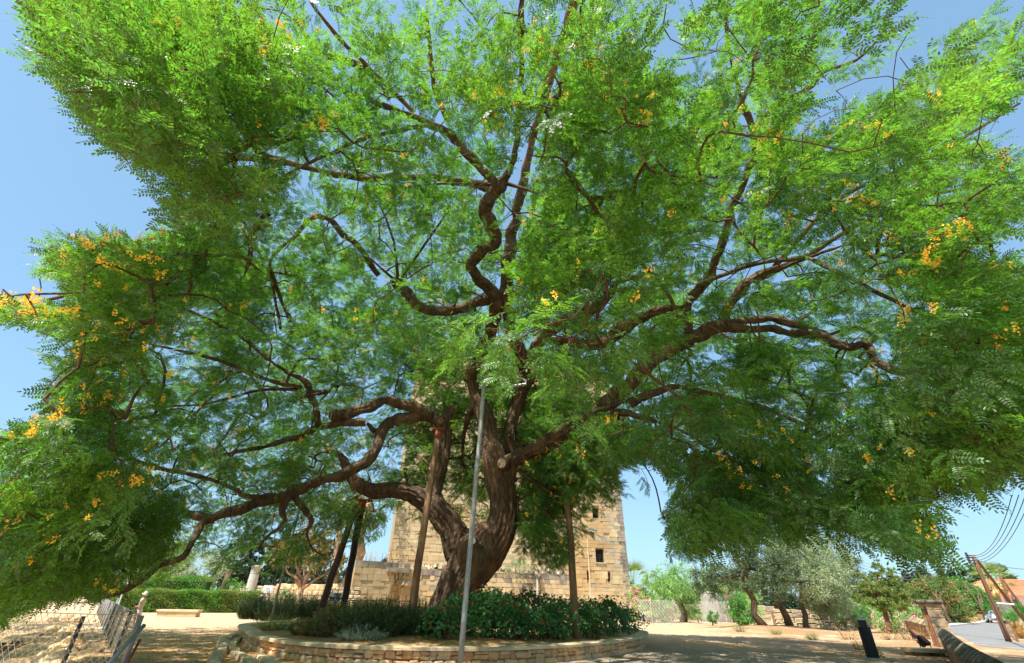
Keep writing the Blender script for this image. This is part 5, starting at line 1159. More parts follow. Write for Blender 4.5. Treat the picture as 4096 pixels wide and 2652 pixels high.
pt = at(560, 2560, FA0[1]+.1); pb = at(500, 2670, FA0[1]-.3); MB().tube([pb+(pb-pt)*.3, pt], .03, 8).build('brace', M_rust, fr, smooth=True)
# stone wall and slope of the excavation
p0 = gr(-140, 2585, -.25); p1_ = gr(212, 2552, -.25)
rubble_wall('excavation_wall', 'rough retaining wall of brown boulders down in the excavation at lower left', p0, p1_, -.2, .6, M_wallst, (.3, .8), .32, z0=-2.4, jit=.05)
mb = MB()
def scatter_rocks(name, label, pts, smin, smax, m, group=None):
    mb = MB()
    for p in pts:
        r = random.uniform(smin, smax); mb.sphere((p[0], p[1], gz(p[0], p[1])+r*.2), (r, r*random.uniform(.6, .9), r*random.uniform(.4, .7)), 6, 4, Matrix.Rotation(random.random()*6, 3, 'Z'))
    t = thing(name, (pts[0][0], pts[0][1], 0), label, 'stones'); o = mb.build('loose_stones', m, t, kind='stuff'); return t
pts = [gr(random.uniform(100, 420), random.uniform(2480, 2650)) for _ in range(110)]
scatter_rocks('rock_scatter', 'loose pale stones lying on the slope of the excavation behind the netting', pts, .04, .14, M_wallst)
pts = [gr(random.uniform(600, 4000), random.uniform(2490, 2650)) for _ in range(1500)]; pts = [p for p in pts if not inpoly(np.array([p[0]]), np.array([p[1]]), [tuple(x) for x in RC[::40]])[0] and p[0] < 21]
scatter_rocks('pebble_scatter', 'small pale pebbles strewn over the bare ground around the planter', pts, .012, .05, M_rubble)
# steep broken bank in the pit
bank = MB()
for i in range(40):
    p = gr(random.uniform(190, 300), random.uniform(2490, 2640), -.2); r = random.uniform(.15, .5); bank.sphere((p[0], p[1], gz(p[0], p[1])), (r, r*.8, r*.7), 7, 5, Matrix.Rotation(random.random()*6, 3, 'Z'))
t = thing('rubble_bank', gr(240, 2560), 'broken earth and rock bank beside the excavation wall', 'bank'); bank.build('rocks', M_wallst, t, kind='stuff')
# hedges
def hedge(name, label, A, B, h, th, m, n=9000, L_=.12, W_=.05):
    A = np.array(A); B = np.array(B); t = thing(name, A, label, 'hedge'); e_ = unit((B-A)[None])[0]; n2 = np.array([-e_[1], e_[0], 0]); LL = np.linalg.norm(B-A)
    if n2[1] < 0: n2 = -n2
    s = rng.random(n)*LL; face = rng.random(n); z = np.where(face < .35, h*(.9+.1*rng.random(n)), rng.random(n)*h); y = np.where(face < .35, rng.random(n)*th, np.where(face < .85, rng.random(n)**2*.3, th-rng.random(n)*.2))
    wob = .12*np.sin(s*1.3)+.08*np.sin(s*3.1+z*4)+.05*rng.normal(size=n)
    P = A+e_*s[:, None]+n2*(y+wob)[:, None]; P[:, 2] = z+.06*np.sin(s*2.2)*(z > h*.8)+.03
    V, F = quads(P, unit(rdir(n)+np.array([0, -.3, .7])), rdir(n), L_*(.6+.8*rng.random(n)), W_*(.6+.8*rng.random(n))); link('foliage', np_mesh('foliage', V, F), m, t, kind='stuff')
    mb = MB(); c = A+e_*LL/2+n2*th/2; mb.box((c[0], c[1], h*.44), (LL-.3, th*.72, h*.86), math.atan2(e_[1], e_[0])); mb.build('twiggy_core', M_darkgr, t)
    return t
A_ = gr(1025, 2452); B_ = gr(400, 2449); hedge('clipped_hedge', 'long clipped green hedge behind the stone bench on the left', B_, A_, ztop(A_, 1000, 2366)*.97, 2.6, M_hedge, 26000, .16, .07)
c_ = at(565, 2440, 52); c_[2] = 0
hedge('clipped_hedge', 'taller rounded part of the hedge behind the woman in the cream hat', at(430, 2440, 51.5)*np.array([1, 1, 0]), at(790, 2440, 53.5)*np.array([1, 1, 0]), 3.0, 3, M_hedge, 14000, .16, .07)
# bench
def stone_bench(p, L_, h, d, rz, label, m1, m2):
    t = thing('stone_bench', p, label, 'bench'); M = Matrix.Rotation(rz, 3, 'Z'); p = np.array(p)
    MB().box(p+np.array([0, 0, h-.06]), (L_, d, .12), rz, jit=.008).build('seat_slab', m2, t); 
    n = 4
    for i in range(n): MB().box(p+np.array(M @ Vector(((i-(n-1)/2)*L_*.93/n, 0, (h-.12)/2))), (L_*.93/n-.012, d*.84, h-.12), rz, jit=.012).build('base_block', m1, t)
pb_ = gr(712, 2467); stone_bench(pb_, 3.0, ztop(pb_, 712, 2436)*.92, .9, .12, 'solid pale stone bench in front of the clipped hedge', M_ashlar, M_cap)
# lamp behind the hedge
p = at(468, 2440, 33); t = thing('path_lamp', (p[0], p[1], 0), 'slim white flat-headed path lamp among the hedge and branch on the left', 'lamp'); b = at(497, 2352, 33); mb = MB(); mb.tube([(p[0], p[1], -.05), b], .035, 8); mb.build('post', M_white, t); q = at(508, 2325, 33); mb = MB(); d = unit((q-b)[None])[0]; mb.box(b+d*.35, (.26, .12, .7), 0); mb.build('lamp_head', M_white, t)
mb = MB(); mb.box(b+d*.35+np.array([0, -.064, 0]), (.18, .012, .5)); mb.build('lamp_glass', M_galv, t)
# people
def skinned(name, verts, edges, radii, m, parent, sub=2):
    me = bpy.data.meshes.new(name); me.from_pydata(verts, edges, []); o = bpy.data.objects.new('tmp', me); COL.objects.link(o); sk = o.modifiers.new('s', 'SKIN'); 
    for v, r in zip(me.skin_vertices[0].data, radii): v.radius = (r, r) if not hasattr(r, '__len__') else r
    me.skin_vertices[0].data[0].use_root = True
    sb = o.modifiers.new('b', 'SUBSURF'); sb.levels = sub; sb.render_levels = sub
    dg = bpy.context.evaluated_depsgraph_get(); m2 = bpy.data.meshes.new_from_object(o.evaluated_get(dg)); bpy.data.objects.remove(o); m2.materials.clear(); m2.materials.append(m)
    return m2
def add_at(name, me, parent, smooth=True):
    o = bpy.data.objects.new(name, me); COL.objects.link(o); o.parent = parent
    if smooth: me.polygons.foreach_set('use_smooth', [True]*len(me.polygons))
    return o
def person(p, rz, label, shirt, legs, hat=None, height=1.66, bag=False, pose=0, skirt=True):
    t = thing('person', p, label, 'person'); t.rotation_euler = (0, 0, rz); s = height/1.7; t.scale = (s, s, s)
    hp = (.0, 0, .9)
    V = [(0, 0, .92), (0, .01, 1.1), (0, .02, 1.28), (0, .02, 1.42), (0, 0, 1.5), (0, -.02, 1.58), (0, -.03, 1.66),
         (.09, 0, .86), (.10, -.03, .5), (.10, .02, .09), (.10, -.13, .04), (-.09, 0, .86), (-.11, .06, .5), (-.12, .16, .09), (-.12, .02, .04),
         (.18, .02, 1.40), (.24, .05, 1.14), (.17, -.14, 1.02), (.12, -.22, 1.04), (-.18, .02, 1.40), (-.24, .06, 1.14), (-.19, -.12, 1.0), (-.14, -.2, 1.02)]
    E_ = [(0, 1), (1, 2), (2, 3), (3, 4), (4, 5), (5, 6), (0, 7), (7, 8), (8, 9), (9, 10), (0, 11), (11, 12), (12, 13), (13, 14), (3, 15), (15, 16), (16, 17), (17, 18), (3, 19), (19, 20), (20, 21), (21, 22)]
    Rr = [(.15, .11), (.13, .10), (.16, .11), (.13, .09), .055, (.085, .10), (.07, .08), .085, .058, .036, .035, .085, .058, .036, .035, .055, .042, .032, .03, .055, .042, .032, .03]
    b = add_at('body', skinned('body', V, E_, Rr, M_skin, t), t)
    mb = MB(); mb.lathe((0, .015, 0), [(.165, .93), (.16, 1.05), (.175, 1.25), (.18, 1.38), (.12, 1.45), (.07, 1.475)], 16, Matrix.Diagonal((1, .78, 1))); me = mb.mesh('shirt'); me.materials.append(shirt); add_at('shirt', me, t)
    for sx in (1, -1):
        mb = MB(); mb.tube([(sx*.13, .02, 1.41), (sx*.2, .03, 1.34), (sx*.235, .045, 1.2)], [.075, .075, .07], 10); me = mb.mesh('sleeve'); me.materials.append(shirt); add_at('sleeve', me, t)
    mb = MB()
    if skirt: mb.lathe((0, .02, 0), [(.2, .52), (.205, .7), (.185, .85), (.155, .97)], 16, Matrix.Diagonal((1, .82, 1)))
    else:
        mb.lathe((0, .01, 0), [(.175, .84), (.16, .97)], 16, Matrix.Diagonal((1, .82, 1)))
        for sx, dy in ((1, -.02), (-1, .04)): mb.tube([(sx*.085, 0, .88), (sx*.10, dy, .52)], [.1, .085], 12)
    me = mb.mesh('skirt' if skirt else 'shorts'); me.materials.append(legs); add_at('skirt' if skirt else 'shorts', me, t)
    for sx, y in ((1, 0), (-1, .14)):
        mb = MB(); mb.sphere((sx*.11, y-.06, .035), (.045, .13, .04), 10, 6); me = mb.mesh('shoe'); me.materials.append(M_black); add_at('shoe', me, t)
    mb = MB(); mb.sphere((0, -.128, 1.60), (.014, .022, .022), 8, 5); me = mb.mesh('nose'); me.materials.append(M_skin); add_at('nose', me, t)
    if hat:
        mb = MB(); mb.lathe((0, -.01, 1.62), [(.17, 0), (.175, .01), (.105, .055), (.10, .15), (.07, .17), (.0, .172)], 18, Matrix.Rotation(math.radians(-22), 3, 'X')); me = mb.mesh('hat'); me.materials.append(hat); add_at('hat', me, t)
    else:
        mb = MB(); mb.sphere((0, .01, 1.66), (.10, .11, .09), 12, 8); me = mb.mesh('hair'); me.materials.append(M_dwood); add_at('hair', me, t)
    if bag:
        mb = MB(); mb.tube([(-.14, -.1, 1.42), (0, -.17, 1.2), (.14, -.17, 1.0), (.2, -.1, .86)], .018, 6); mb.tube([(.14, -.1, 1.42), (.04, -.17, 1.25)], .014, 6); me = mb.mesh('camera_strap'); me.materials.append(M_black); add_at('camera_strap', me, t)
        mb = MB(); mb.box((.04, -.2, 1.17), (.14, .09, .1)); mb.tube([(.04, -.24, 1.17), (.04, -.33, 1.16)], [.04, .045], 10); me = mb.mesh('camera'); me.materials.append(M_black); add_at('camera', me, t, False)
        mb = MB(); mb.box((.22, -.16, .78), (.12, .26, .2)); me = mb.mesh('shoulder_bag'); me.materials.append(M_dwood); bo_ = add_at('shoulder_bag', me, t, False); bv = bo_.modifiers.new('b', 'BEVEL'); bv.width = .03; bv.segments = 2
    return t
pf = gr(530, 2512); person(pf, math.radians(-75), 'woman in cream sun hat, striped top and pale skirt beside the wire fence', M_shirt, M_skirt, M_hat, ztop(pf, 572, 2370)*.985, True)
pf = at(1036, 2432, 46); pf[2] = 0; person(pf, math.radians(160), 'person in black top and blue shorts behind the white information board', M_blackp, M_blue, None, 1.75, False, skirt=False)
pf = at(1046, 2420, 44.5); t = thing('notice_board', (pf[0], pf[1], 0), 'white information board on a stand in front of the person in blue shorts', 'sign'); z1_ = ztop(pf, 1056, 2341); z0_ = ztop(pf, 1050, 2372)
MB().box((pf[0]+.2, pf[1], (z0_+z1_)/2), (.75, .05, z1_-z0_), .1).build('board', M_white, t); mb = MB(); mb.tube([(pf[0], pf[1], 0), (pf[0]+.1, pf[1]+.05, z1_)], .03, 6); mb.build('post', M_galv, t)
# background on the left: low walls, column, stump, small trees, dark cypress belt
a = at(900, 2420, 62)*np.array([1, 1, 0]); b = at(1130, 2420, 58)*np.array([1, 1, 0]); rubble_wall('low_wall', 'far low rubble wall behind the clipped hedge', a, b, 2.4, .8, M_rubble, (.5, .9), .4, nparts=60)
a = at(1090, 2420, 52)*np.array([1, 1, 0]); b = at(1330, 2420, 48)*np.array([1, 1, 0]); rubble_wall('low_wall', 'sunlit block wall behind the small pruned cypress', a, b, 2.5, .8, M_ashlar, (.6, 1.1), .42, nparts=90)
a = at(1120, 2430, 40)*np.array([1, 1, 0]); b = at(1200, 2430, 40)*np.array([1, 1, 0]); rubble_wall('low_wall', 'short low block of pale masonry behind the rosemary', a, b, 1.15, .8, M_rubble, (.4, .8), .3, nparts=30)
p = at(985, 2420, 60); t = thing('column_stump', (p[0], p[1], 0), 'broken white stone column standing beyond the hedge', 'column'); mb = MB(); mb.lathe((p[0], p[1], 0), [(.62, 0), (.58, .3), (.52, 2), (.5, 3.6), (.47, 4.25), (.55, 4.3), (.52, 4.5)], 18); mb.build('shaft', M_kerb, t, smooth=True)
p = at(868, 2420, 57); t = thing('tree_stump', (p[0], p[1], 0), 'bare brown trunk stub sticking up behind the hedge', 'stump'); mb = MB(); mb.tube([(p[0], p[1], 0), (p[0]+.2, p[1], 2.5), (p[0]+.3, p[1], 3.9)], [.45, .33, .27], 10); mb.build('trunk', M_bark, t, smooth=True)
def gp(u, v, Y): q = at(u, v, Y); q[2] = 0; return q
p = gp(1190, 2430, 45); small_tree('small_cypress', 'small pruned cypress with orange-brown foliage and forked pale trunk, left of the slanting prop', 'tree', p, 2.2, .26, [((-2.2, 0, 4.8), (1.5, 1.3, 1.0)), ((.2, 0, 4.6), (1.7, 1.4, 1.3)), ((2, 0, 4.2), (1.4, 1.2, 1.1)), ((0, 0, 6.0), (2, 1.4, .9))], M_brownf, 6000, .28, .1, bark=M_brace, limbs=6)
p = gp(1382, 2430, 46); small_tree('eucalyptus', 'tall pale-trunked tree seen behind the black prop', 'tree', p, 9, .5, [((0, 0, 10), (3, 3, 3)), ((-3, 0, 8.5), (2.5, 2, 1.7))], M_olived, 5000, .35, .08, bark=M_brace, limbs=5, lean=(.8, 0))
p = gp(1350, 2430, 50); small_tree('eucalyptus', 'second pale reddish trunk left of the gatehouse wall', 'tree', p, 8, .3, [((0, 0, 9), (3, 3, 3))], M_olived, 4000, .35, .08, bark=M_brace, limbs=4, lean=(-1.2, 0))
p = gp(700, 2420, 60); small_tree('olive_bush', 'rounded grey-green olive behind the hedge', 'tree', p, 2, .4, [((0, 0, 3.9), (4.2, 3, 2.9)), ((-2, 0, 5.2), (2.5, 2, 1.8))], M_olive, 9000, .30, .09)
ORD = ['first', 'second', 'third', 'fourth', 'fifth', 'sixth', 'seventh', 'eighth', 'ninth', 'tenth', 'eleventh', 'twelfth']
for i, (u, Y, h, w) in enumerate([(890, 95, 11, 3), (925, 90, 10, 2.6), (960, 95, 12, 2.8), (1000, 92, 11, 2.6), (1035, 96, 10, 2.6), (1075, 90, 12, 2.8), (1115, 94, 11, 2.6), (1150, 90, 10, 2.8), (1195, 93, 11, 2.8), (1240, 95, 12, 3), (1290, 92, 11, 3), (640, 80, 9, 3.5), (590, 84, 8, 4), (520, 82, 8, 4), (850, 88, 9, 3), (440, 80, 6, 4), (360, 84, 6, 4), (270, 88, 6, 5), (160, 90, 6, 5), (50, 92, 6, 5)]):
    p = gp(u, 2420, Y); small_tree('dark_cypress', '%s dark tree from the left in the far row behind %s' % ((ORD[i], 'the broken column') if i < 11 else (ORD[[7, 6, 5, 8, 4, 3, 2, 1, 0][i-11]], 'the hedge and netting')), 'tree', p, h*.35, .25, [((0, 0, h*.3), (w*.8, w*.7, h*.3)), ((0, 0, h*.55), (w*.75, w*.7, h*.4)), ((.3, 0, h*.82), (w*.4, w*.4, h*.22))], M_darkgr, 2600, .55, .2, group='windbreak behind the column' if u > 700 else 'windbreak behind the netting', limbs=2, up=.6)
p = gp(1125, 2435, 40); t = thing('green_bush', p, 'bright green flowering bush beside the thin steel prop', 'shrub'); foliage('foliage', M_green, [(p+np.array([0, 0, 1.1]), (1.1, .9, .9))], 1500, .13, .06, t)
p = gp(950, 2420, 57); t = thing('rose_bush', p, 'loose green bush with small pink flowers above the hedge', 'shrub'); foliage('foliage', M_green, [(p+np.array([-1.5, 0, 2.3]), (2, 1, .6))], 900, .2, .1, t)
# second flowering tree far left
p = gp(-330, 2400, 26); small_tree('flowering_tree', 'yellow-flowering leafy tree at the far left edge behind the great tree', 'tree', p, 3.5, .4, [((0, 0, 6), (5, 4, 3)), ((4, 0, 5.2), (3.5, 3, 2.6)), ((-3, 0, 5), (3, 3, 2.4))], M_green, 14000, .22, .08)
# ================================================================ RIGHT SIDE: TREES
def olive(u, v, label, blobs, th, r, m=M_olive, n=12000, lean=(0, 0), limbs=7, group=None, L_=.2, W_=.055, clump=.4, name='olive_tree', bark=M_bark, **kw):
    p = gr(u, v); p[2] = gz(p[0], p[1]); sc = p[1]
    bl = []
    for (bu, bv, ru, rv, dy) in blobs:      # centre and half size as seen, dy = how far behind the trunk
        Y = sc+dy; c = at(bu, bv, Y); w = float(-((c-C0) @ _R)[2])/FPX; bl.append((c-p, (ru*w, (ru+rv)/2*w, rv*w*1.05)))
    return small_tree(name, label, 'tree', p, th, r, bl, m, n, L_, W_, group, bark, limbs, lean, clump=clump, **kw)
olive(2735, 2497, 'airy pale green pepper tree with double trunk, right of the tower', [(2640, 2390, 60, 55, 0), (2700, 2345, 70, 70, 0), (2620, 2320, 45, 45, 0), (2760, 2400, 45, 55, 0), (2720, 2290, 40, 30, 0)], 2.6, .28, M_pepper, 9000, (-.3, 0), 7, None, .34, .05, .5, 'pepper_tree', droop=.9, shell=.3)
olive(2925, 2490, 'large drooping pepper tree behind the chain link fence', [(2900, 2390, 70, 60, 3), (2960, 2360, 80, 70, 3), (2850, 2330, 50, 50, 3), (2985, 2430, 60, 45, 0)], 2.5, .3, M_pepper, 11000, (0, 0), 6, None, .36, .05, .5, 'pepper_tree', droop=.9, shell=.3)
olive(2965, 2506, 'small bushy multi-stemmed tree left of the front olive', [(2965, 2450, 48, 38, 0), (2945, 2415, 35, 25, 0)], 1.4, .16, M_green, 4000, (0, 0), 6, None, .22, .05, .5, 'young_tree', droop=.6)
olive(2850, 2503, 'thin sapling in front of the netted trunk', [(2850, 2468, 20, 16, 0)], 1.0, .05, M_green, 900, (0, 0), 4, None, .16, .05, .5, 'sapling')
olive(3062, 2523, 'front olive with dark leaning trunk growing on a mound of earth', [(2990, 2310, 90, 50, 0), (2880, 2310, 65, 45, 0), (3050, 2230, 90, 55, .5), (2960, 2200, 60, 45, 0), (3090, 2330, 70, 50, -.5), (2820, 2330, 40, 50, .5), (3130, 2270, 60, 50, 0)], 3.4, .24, M_olived, 24000, (-.7, .2), 11)
olive(3163, 2521, 'silvery olive second from the left with forked trunk on the mound', [(3180, 2240, 90, 70, 1), (3230, 2330, 90, 60, 0), (3120, 2180, 60, 50, 1.5), (3270, 2240, 80, 60, 1), (3210, 2150, 60, 40, 1.5)], 2.6, .25, M_olive, 24000, (-.5, 0), 10)
olive(3228, 2518, 'silvery olive third from the left behind the dry stone wall', [(3310, 2290, 80, 70, 3), (3330, 2390, 80, 60, 2), (3270, 2400, 60, 50, 1), (3340, 2200, 50, 50, 3)], 2.2, .22, M_olive, 20000, (.2, 0), 9)
olive(3305, 2505, 'rightmost large olive with drooping dark lower boughs', [(3390, 2330, 60, 60, 4), (3360, 2440, 80, 45, 2), (3440, 2420, 50, 50, 3), (3400, 2260, 40, 40, 4)], 2.2, .3, M_olived, 15000, (.3, 0), 8, None, .22, .06)
olive(3600, 2487, 'small feathery tree top seen behind the rightmost olive', [(3395, 2265, 30, 30, 9), (3480, 2320, 50, 40, 9), (3450, 2380, 60, 50, 9)], 3, .2, M_pepper, 5000, (0, 0), 4, None, .4, .09, .5, 'young_tree') if False else None
olive(3560, 2534, 'two-topped juniper with slanting red-brown trunk beside the black bollard', [(3512, 2270, 13, 30, 0), (3510, 2320, 26, 30, 0), (3520, 2380, 60, 30, 0), (3572, 2300, 12, 26, 0), (3575, 2350, 28, 35, 0), (3590, 2400, 42, 30, 0), (3470, 2350, 40, 22, 0), (3440, 2310, 22, 12, 0), (3620, 2350, 22, 16, 0), (3450, 2395, 34, 20, 0), (3560, 2430, 60, 18, 0)], 2.9, .17, M_junip, 22000, (.1, 0), 12, None, .14, .05, .3, 'juniper_tree', M_wood2, up=.8)
olive(3800, 2498, 'wide rounded tree with rusty orange patches behind the stone pillar', [(3700, 2400, 70, 60, 4), (3760, 2370, 60, 50, 4), (3800, 2430, 55, 50, 3), (3720, 2340, 55, 30, 6), (3660, 2430, 55, 50, 5), (3850, 2460, 30, 22, 2)], 2, .17, M_orangef, 22000, (0, 0), 6, None, .28, .1, .5, 'acacia_tree')
olive(3950, 2490, 'dense bright green tree left of the white car', [(3860, 2380, 55, 50, 20), (3900, 2420, 60, 50, 18), (3960, 2440, 45, 35, 16), (3840, 2430, 40, 40, 18)], 2, .17, M_green, 16000, (0, 0), 5, None, .5, .2, .5, 'citrus_tree')
def bush(u, v, label, blobs, m, n, L_=.2, W_=.08, fl=None, nf=0, name='bush', cat='shrub', **kw):
    p = gr(u, v); p[2] = gz(p[0], p[1]); t = thing(name, p, label, cat); bl = []
    for (bu, bv, ru, rv, dy) in blobs: c = at(bu, bv, p[1]+dy); w = float(-((c-C0) @ _R)[2])/FPX; bl.append((c, (ru*w, (ru+rv)/2*w, rv*w*1.05)))
    foliage('foliage', m, bl, n, L_, W_, t, **kw)
    if fl:
        P = []
        for c, r in bl:
            k = int(nf/len(bl)); d = rdir(k); d[:, 1] = -abs(d[:, 1]); P.append(c+d*np.array(r)*1.08)
        P = np.concatenate(P); P = np.repeat(P, 5, 0)+rng.normal(size=(len(P)*5, 3))*.06; V_, F_ = quads(P, rdir(len(P)), rdir(len(P)), np.full(len(P), .13), np.full(len(P), .11)); link('blossom', np_mesh('blossom', V_, F_), fl, t, kind='stuff')
    return t
bush(2600, 2492, 'large pink flowering oleander at the foot of the tower', [(2570, 2440, 45, 45, 1), (2630, 2445, 50, 40, 1), (2545, 2400, 25, 40, 2), (2660, 2460, 30, 25, 1)], M_pepper, 7000, .22, .05, M_pink, 260, 'oleander_bush')
bush(3600, 2530, 'green bush with scattered pink blossoms between juniper and pillar', [(3540, 2480, 45, 40, 1), (3610, 2490, 50, 35, 1), (3660, 2470, 40, 40, 2), (3580, 2450, 50, 30, 3)], M_pepper, 9000, .18, .05, M_pink, 80, 'oleander_bush')
bush(3470, 2520, 'dark weeping green growth behind the bollard', [(3420, 2470, 60, 40, 4), (3480, 2450, 40, 40, 5)], M_pepper, 6000, .3, .05, droop=1, name='weeping_bush')
bush(4090, 2530, 'fan-leaved palm bush at the right edge beside the gate', [(4100, 2480, 35, 28, 0)], M_green, 900, .7, .05, name='palm_bush', out=1.6)
bush(4050, 2520, 'grey leafless bush behind the utility pole', [(4040, 2450, 26, 30, 5), (4050, 2475, 24, 30, 3)], M_net, 3000, .3, .018, name='dry_bush')
bush(4080, 2480, 'dark green shrubs under the red-roofed house', [(4050, 2415, 30, 25, 30), (4100, 2420, 30, 30, 20), (4085, 2450, 20, 20, 10)], M_darkgr, 4000, .5, .2, name='shrubbery')
bush(3870, 2488, 'low clipped hedge beside the reed screen', [(3870, 2468, 40, 14, 3), (3840, 2474, 30, 12, 2)], M_hedge, 3000, .3, .12, name='low_hedge', cat='hedge')
bush(3850, 2495, 'golden dry grass along the kerb of the road', [(3830, 2488, 45, 7, .5), (3880, 2482, 30, 6, 2)], M_straw, 2500, .4, .03, name='dry_grass', cat='grass', up=1.5)
bush(4080, 2555, 'dry grass at the foot of the right roadside', [(4090, 2530, 20, 20, 0)], M_straw, 1500, .3, .03, name='dry_grass', cat='grass', up=1.5)
# far dark conifers
for i, (u, vt, w, Y) in enumerate([(3612, 2290, 26, 130), (3672, 2296, 22, 140), (3705, 2305, 22, 150), (3740, 2275, 26, 135), (3785, 2315, 14, 140), (3822, 2283, 24, 132), (3868, 2288, 24, 140), (3905, 2275, 26, 150), (3965, 2262, 22, 160), (4010, 2292, 22, 160), (4090, 2272, 24, 130), (3560, 2320, 26, 140), (3450, 2330, 30, 145), (2560, 2360, 40, 120), (3000, 2380, 60, 120), (3150, 2380, 60, 120), (3300, 2370, 60, 120), (2780, 2380, 60, 120)]):
    p = gp(u, 2440, Y); h = ztop(p, u, vt); wd = w*float(-((at(u, 2350, Y)-C0) @ _R)[2])/FPX
    US = sorted([3612, 3672, 3705, 3740, 3785, 3822, 3868, 3905, 3965, 4010, 4090, 3560, 3450]); UO = [2560, 2780, 3000, 3150, 3300]
    lab = '%s dark conifer from the left on the skyline right of the olives' % (ORD+['thirteenth'])[US.index(u)] if u > 3400 else '%s dark tree from the left in the belt behind the olives' % ORD[UO.index(u)]
    small_tree('far_conifer', lab, 'tree', p, h*.3, .3, [((0, 0, h*.35), (wd*1.1, wd, h*.22)), ((rng.normal()*wd*.2, 0, h*.58), (wd*.85, wd*.8, h*.18)), ((rng.normal()*wd*.2, 0, h*.76), (wd*.6, wd*.6, h*.15)), ((0, 0, h*.92), (wd*.3, wd*.3, h*.1))], M_darkgr, 3200, .8, .3, group='far conifers on the skyline' if u > 3400 else 'far trees behind the olives', limbs=2, clump=.9, up=.3)
# green belt closing the horizon
V_, F_ = leaf_blob([((x, 185+20*math.sin(x*.05), 3), (16, 8, 7+2*math.sin(x*.11))) for x in range(-330, 420, 16)], 42000, 1.6, .8)
link('distant_woodland', np_mesh('distant_woodland', V_, F_), M_darkgr, None, kind='stuff')
# palms
def palm(u, v, Yp, hv, label, n=34, fl=2.4, skirt=True):
    p = gp(u, v, Yp); h = ztop(p, u, hv); t = thing('palm_tree', p, label, 'tree'); mb = MB(); mb.tube(limb_pts(p, p+np.array([0, 0, h]), 6, .01), [.3, .24, .22, .21, .21, .23], 10); mb.build('trunk', M_brace, t, smooth=True)
    def fronds(m, name, lo, hi, nn, L_):
        mb = MB()
        for i in range(nn):
            a = random.random()*6.28; el = random.uniform(lo, hi); d = Vector((math.cos(a)*math.cos(el), math.sin(a)*math.cos(el), math.sin(el))); c = Vector(p)+Vector((0, 0, h))+d*.3; s_ = d.cross(Vector((0, 0, 1))).normalized()
            e = c+d*L_*.6
            for k in range(-5, 6):
                f = (d*math.cos(k*.2)+s_*math.sin(k*.2)).normalized(); q = e+f*L_*.6-Vector((0, 0, L_*.12)); w = s_*math.cos(k*.2)*.06-d*math.sin(k*.2)*.06; mb.add([e-w, q, e+w], [(0, 1, 2)])
            mb.add([c-s_*.03, c+s_*.03, e+s_*.03, e-s_*.03], [(0, 1, 2, 3)])
        mb.build(name, m, t, kind='stuff')
    fronds(M_junip, 'fronds', -.3, 1.4, n, fl)
    if skirt: fronds(M_straw, 'dead_fronds', -1.4, -.2, n, fl*.5)
palm(4022, 2455, 72, 2330, 'fan palm with yellowing fronds and dry skirt in front of the red-roofed house')
palm(4052, 2455, 78, 2325, 'second fan palm right beside the first, before the red roof')
palm(2545, 2460, 85, 2335, 'feathery palm top peeking out beside the tower', skirt=False, fl=3.5)
# ================================================================ RIGHT SIDE: BUILT THINGS
# house
hp = gp(4080, 2440, 120); hz = ztop(hp, 4080, 2378); rzp = ztop(hp, 4020, 2331); x0 = at(3925, 2400, 120)[0]; x1 = x0+24
ho = thing('house', hp, 'pink-white house with terracotta hipped roof at the right edge', 'house')
y0, y1 = 118, 132; mb = MB(); prism(mb, [(x0+1.5, y0), (x1, y0), (x1, y1), (x0+1.5, y1)], -.5, hz); mb.build('wall', M_plaster, ho)
cx = [(x0, y0-1.2), (x1+1, y0-1.2), (x1+1, y1+1), (x0, y1+1)]; ra = np.array([x0+8, (y0+y1)/2, rzp+1]); rb_ = np.array([x1-7, (y0+y1)/2, rzp+1]); mb = MB()
vs = [(*c, hz) for c in cx]+[tuple(ra), tuple(rb_)]+[(*c, hz-.35) for c in cx]
mb.add(vs, [(0, 1, 5, 4), (1, 2, 5), (2, 3, 4, 5), (3, 0, 4), (0, 6, 7, 1), (1, 7, 8, 2), (2, 8, 9, 3), (3, 9, 6, 0), (6, 9, 8, 7)]); roof = mb.build('roof', M_tile, ho)
mb = MB()
for i in range(16):
    f = (i+1)/17; a = np.array([x0, y0-1.2, hz])*(1-f)+ra*f; b = np.array([x1+1, y0-1.2, hz])*(1-f)+rb_*f; mb.tube([a+np.array([0, 0, .05]), b+np.array([0, 0, .05])], .09, 4)
mb.build('tile_rows', M_tile, roof, kind='stuff')
for xx in (x0+6, x0+11):
    w = MB().box((xx, y0-.02, hz*.62), (1.6, .12, 1.8)).build('window', M_white, ho); MB().box((xx, y0-.1, hz*.62), (1.35, .05, 1.55)).build('pane', M_glass, w)
p = gp(3870, 2440, 95); t = thing('shed', p, 'small terracotta-roofed shed behind the low hedge', 'shed'); zt = ztop(p, 3870, 2432); MB().box((p[0], p[1], zt*.35), (5, 4, zt*.7)).build('wall', M_reed, t); mb = MB(); mb.add([(p[0]-3, p[1]-2.4, zt*.7), (p[0]+3, p[1]-2.4, zt*.7), (p[0]+3, p[1]+2.4, zt*.7), (p[0]-3, p[1]+2.4, zt*.7), (p[0]-2, p[1], zt), (p[0]+2, p[1], zt)], [(0, 1, 5, 4), (1, 2, 5), (2, 3, 4, 5), (3, 0, 4), (3, 2, 1, 0)]); mb.build('roof', M_tile, t)
a = gr(3898, 2482); b = gr(3972, 2482.5); t = thing('reed_screen', a, 'brown reed screen fence at the bend of the road', 'fence'); L_ = np.linalg.norm(b-a); n = 14; hh = ztop(a, 3900, 2456)
for i in range(n):
    q = a+(b-a)*(i+.5)/n; MB().box((q[0], q[1], hh/2), (L_/n-.03, .08, hh*random.uniform(.94, 1.04)), math.atan2(b[1]-a[1], b[0]-a[0])).build('panel', M_reed, t)
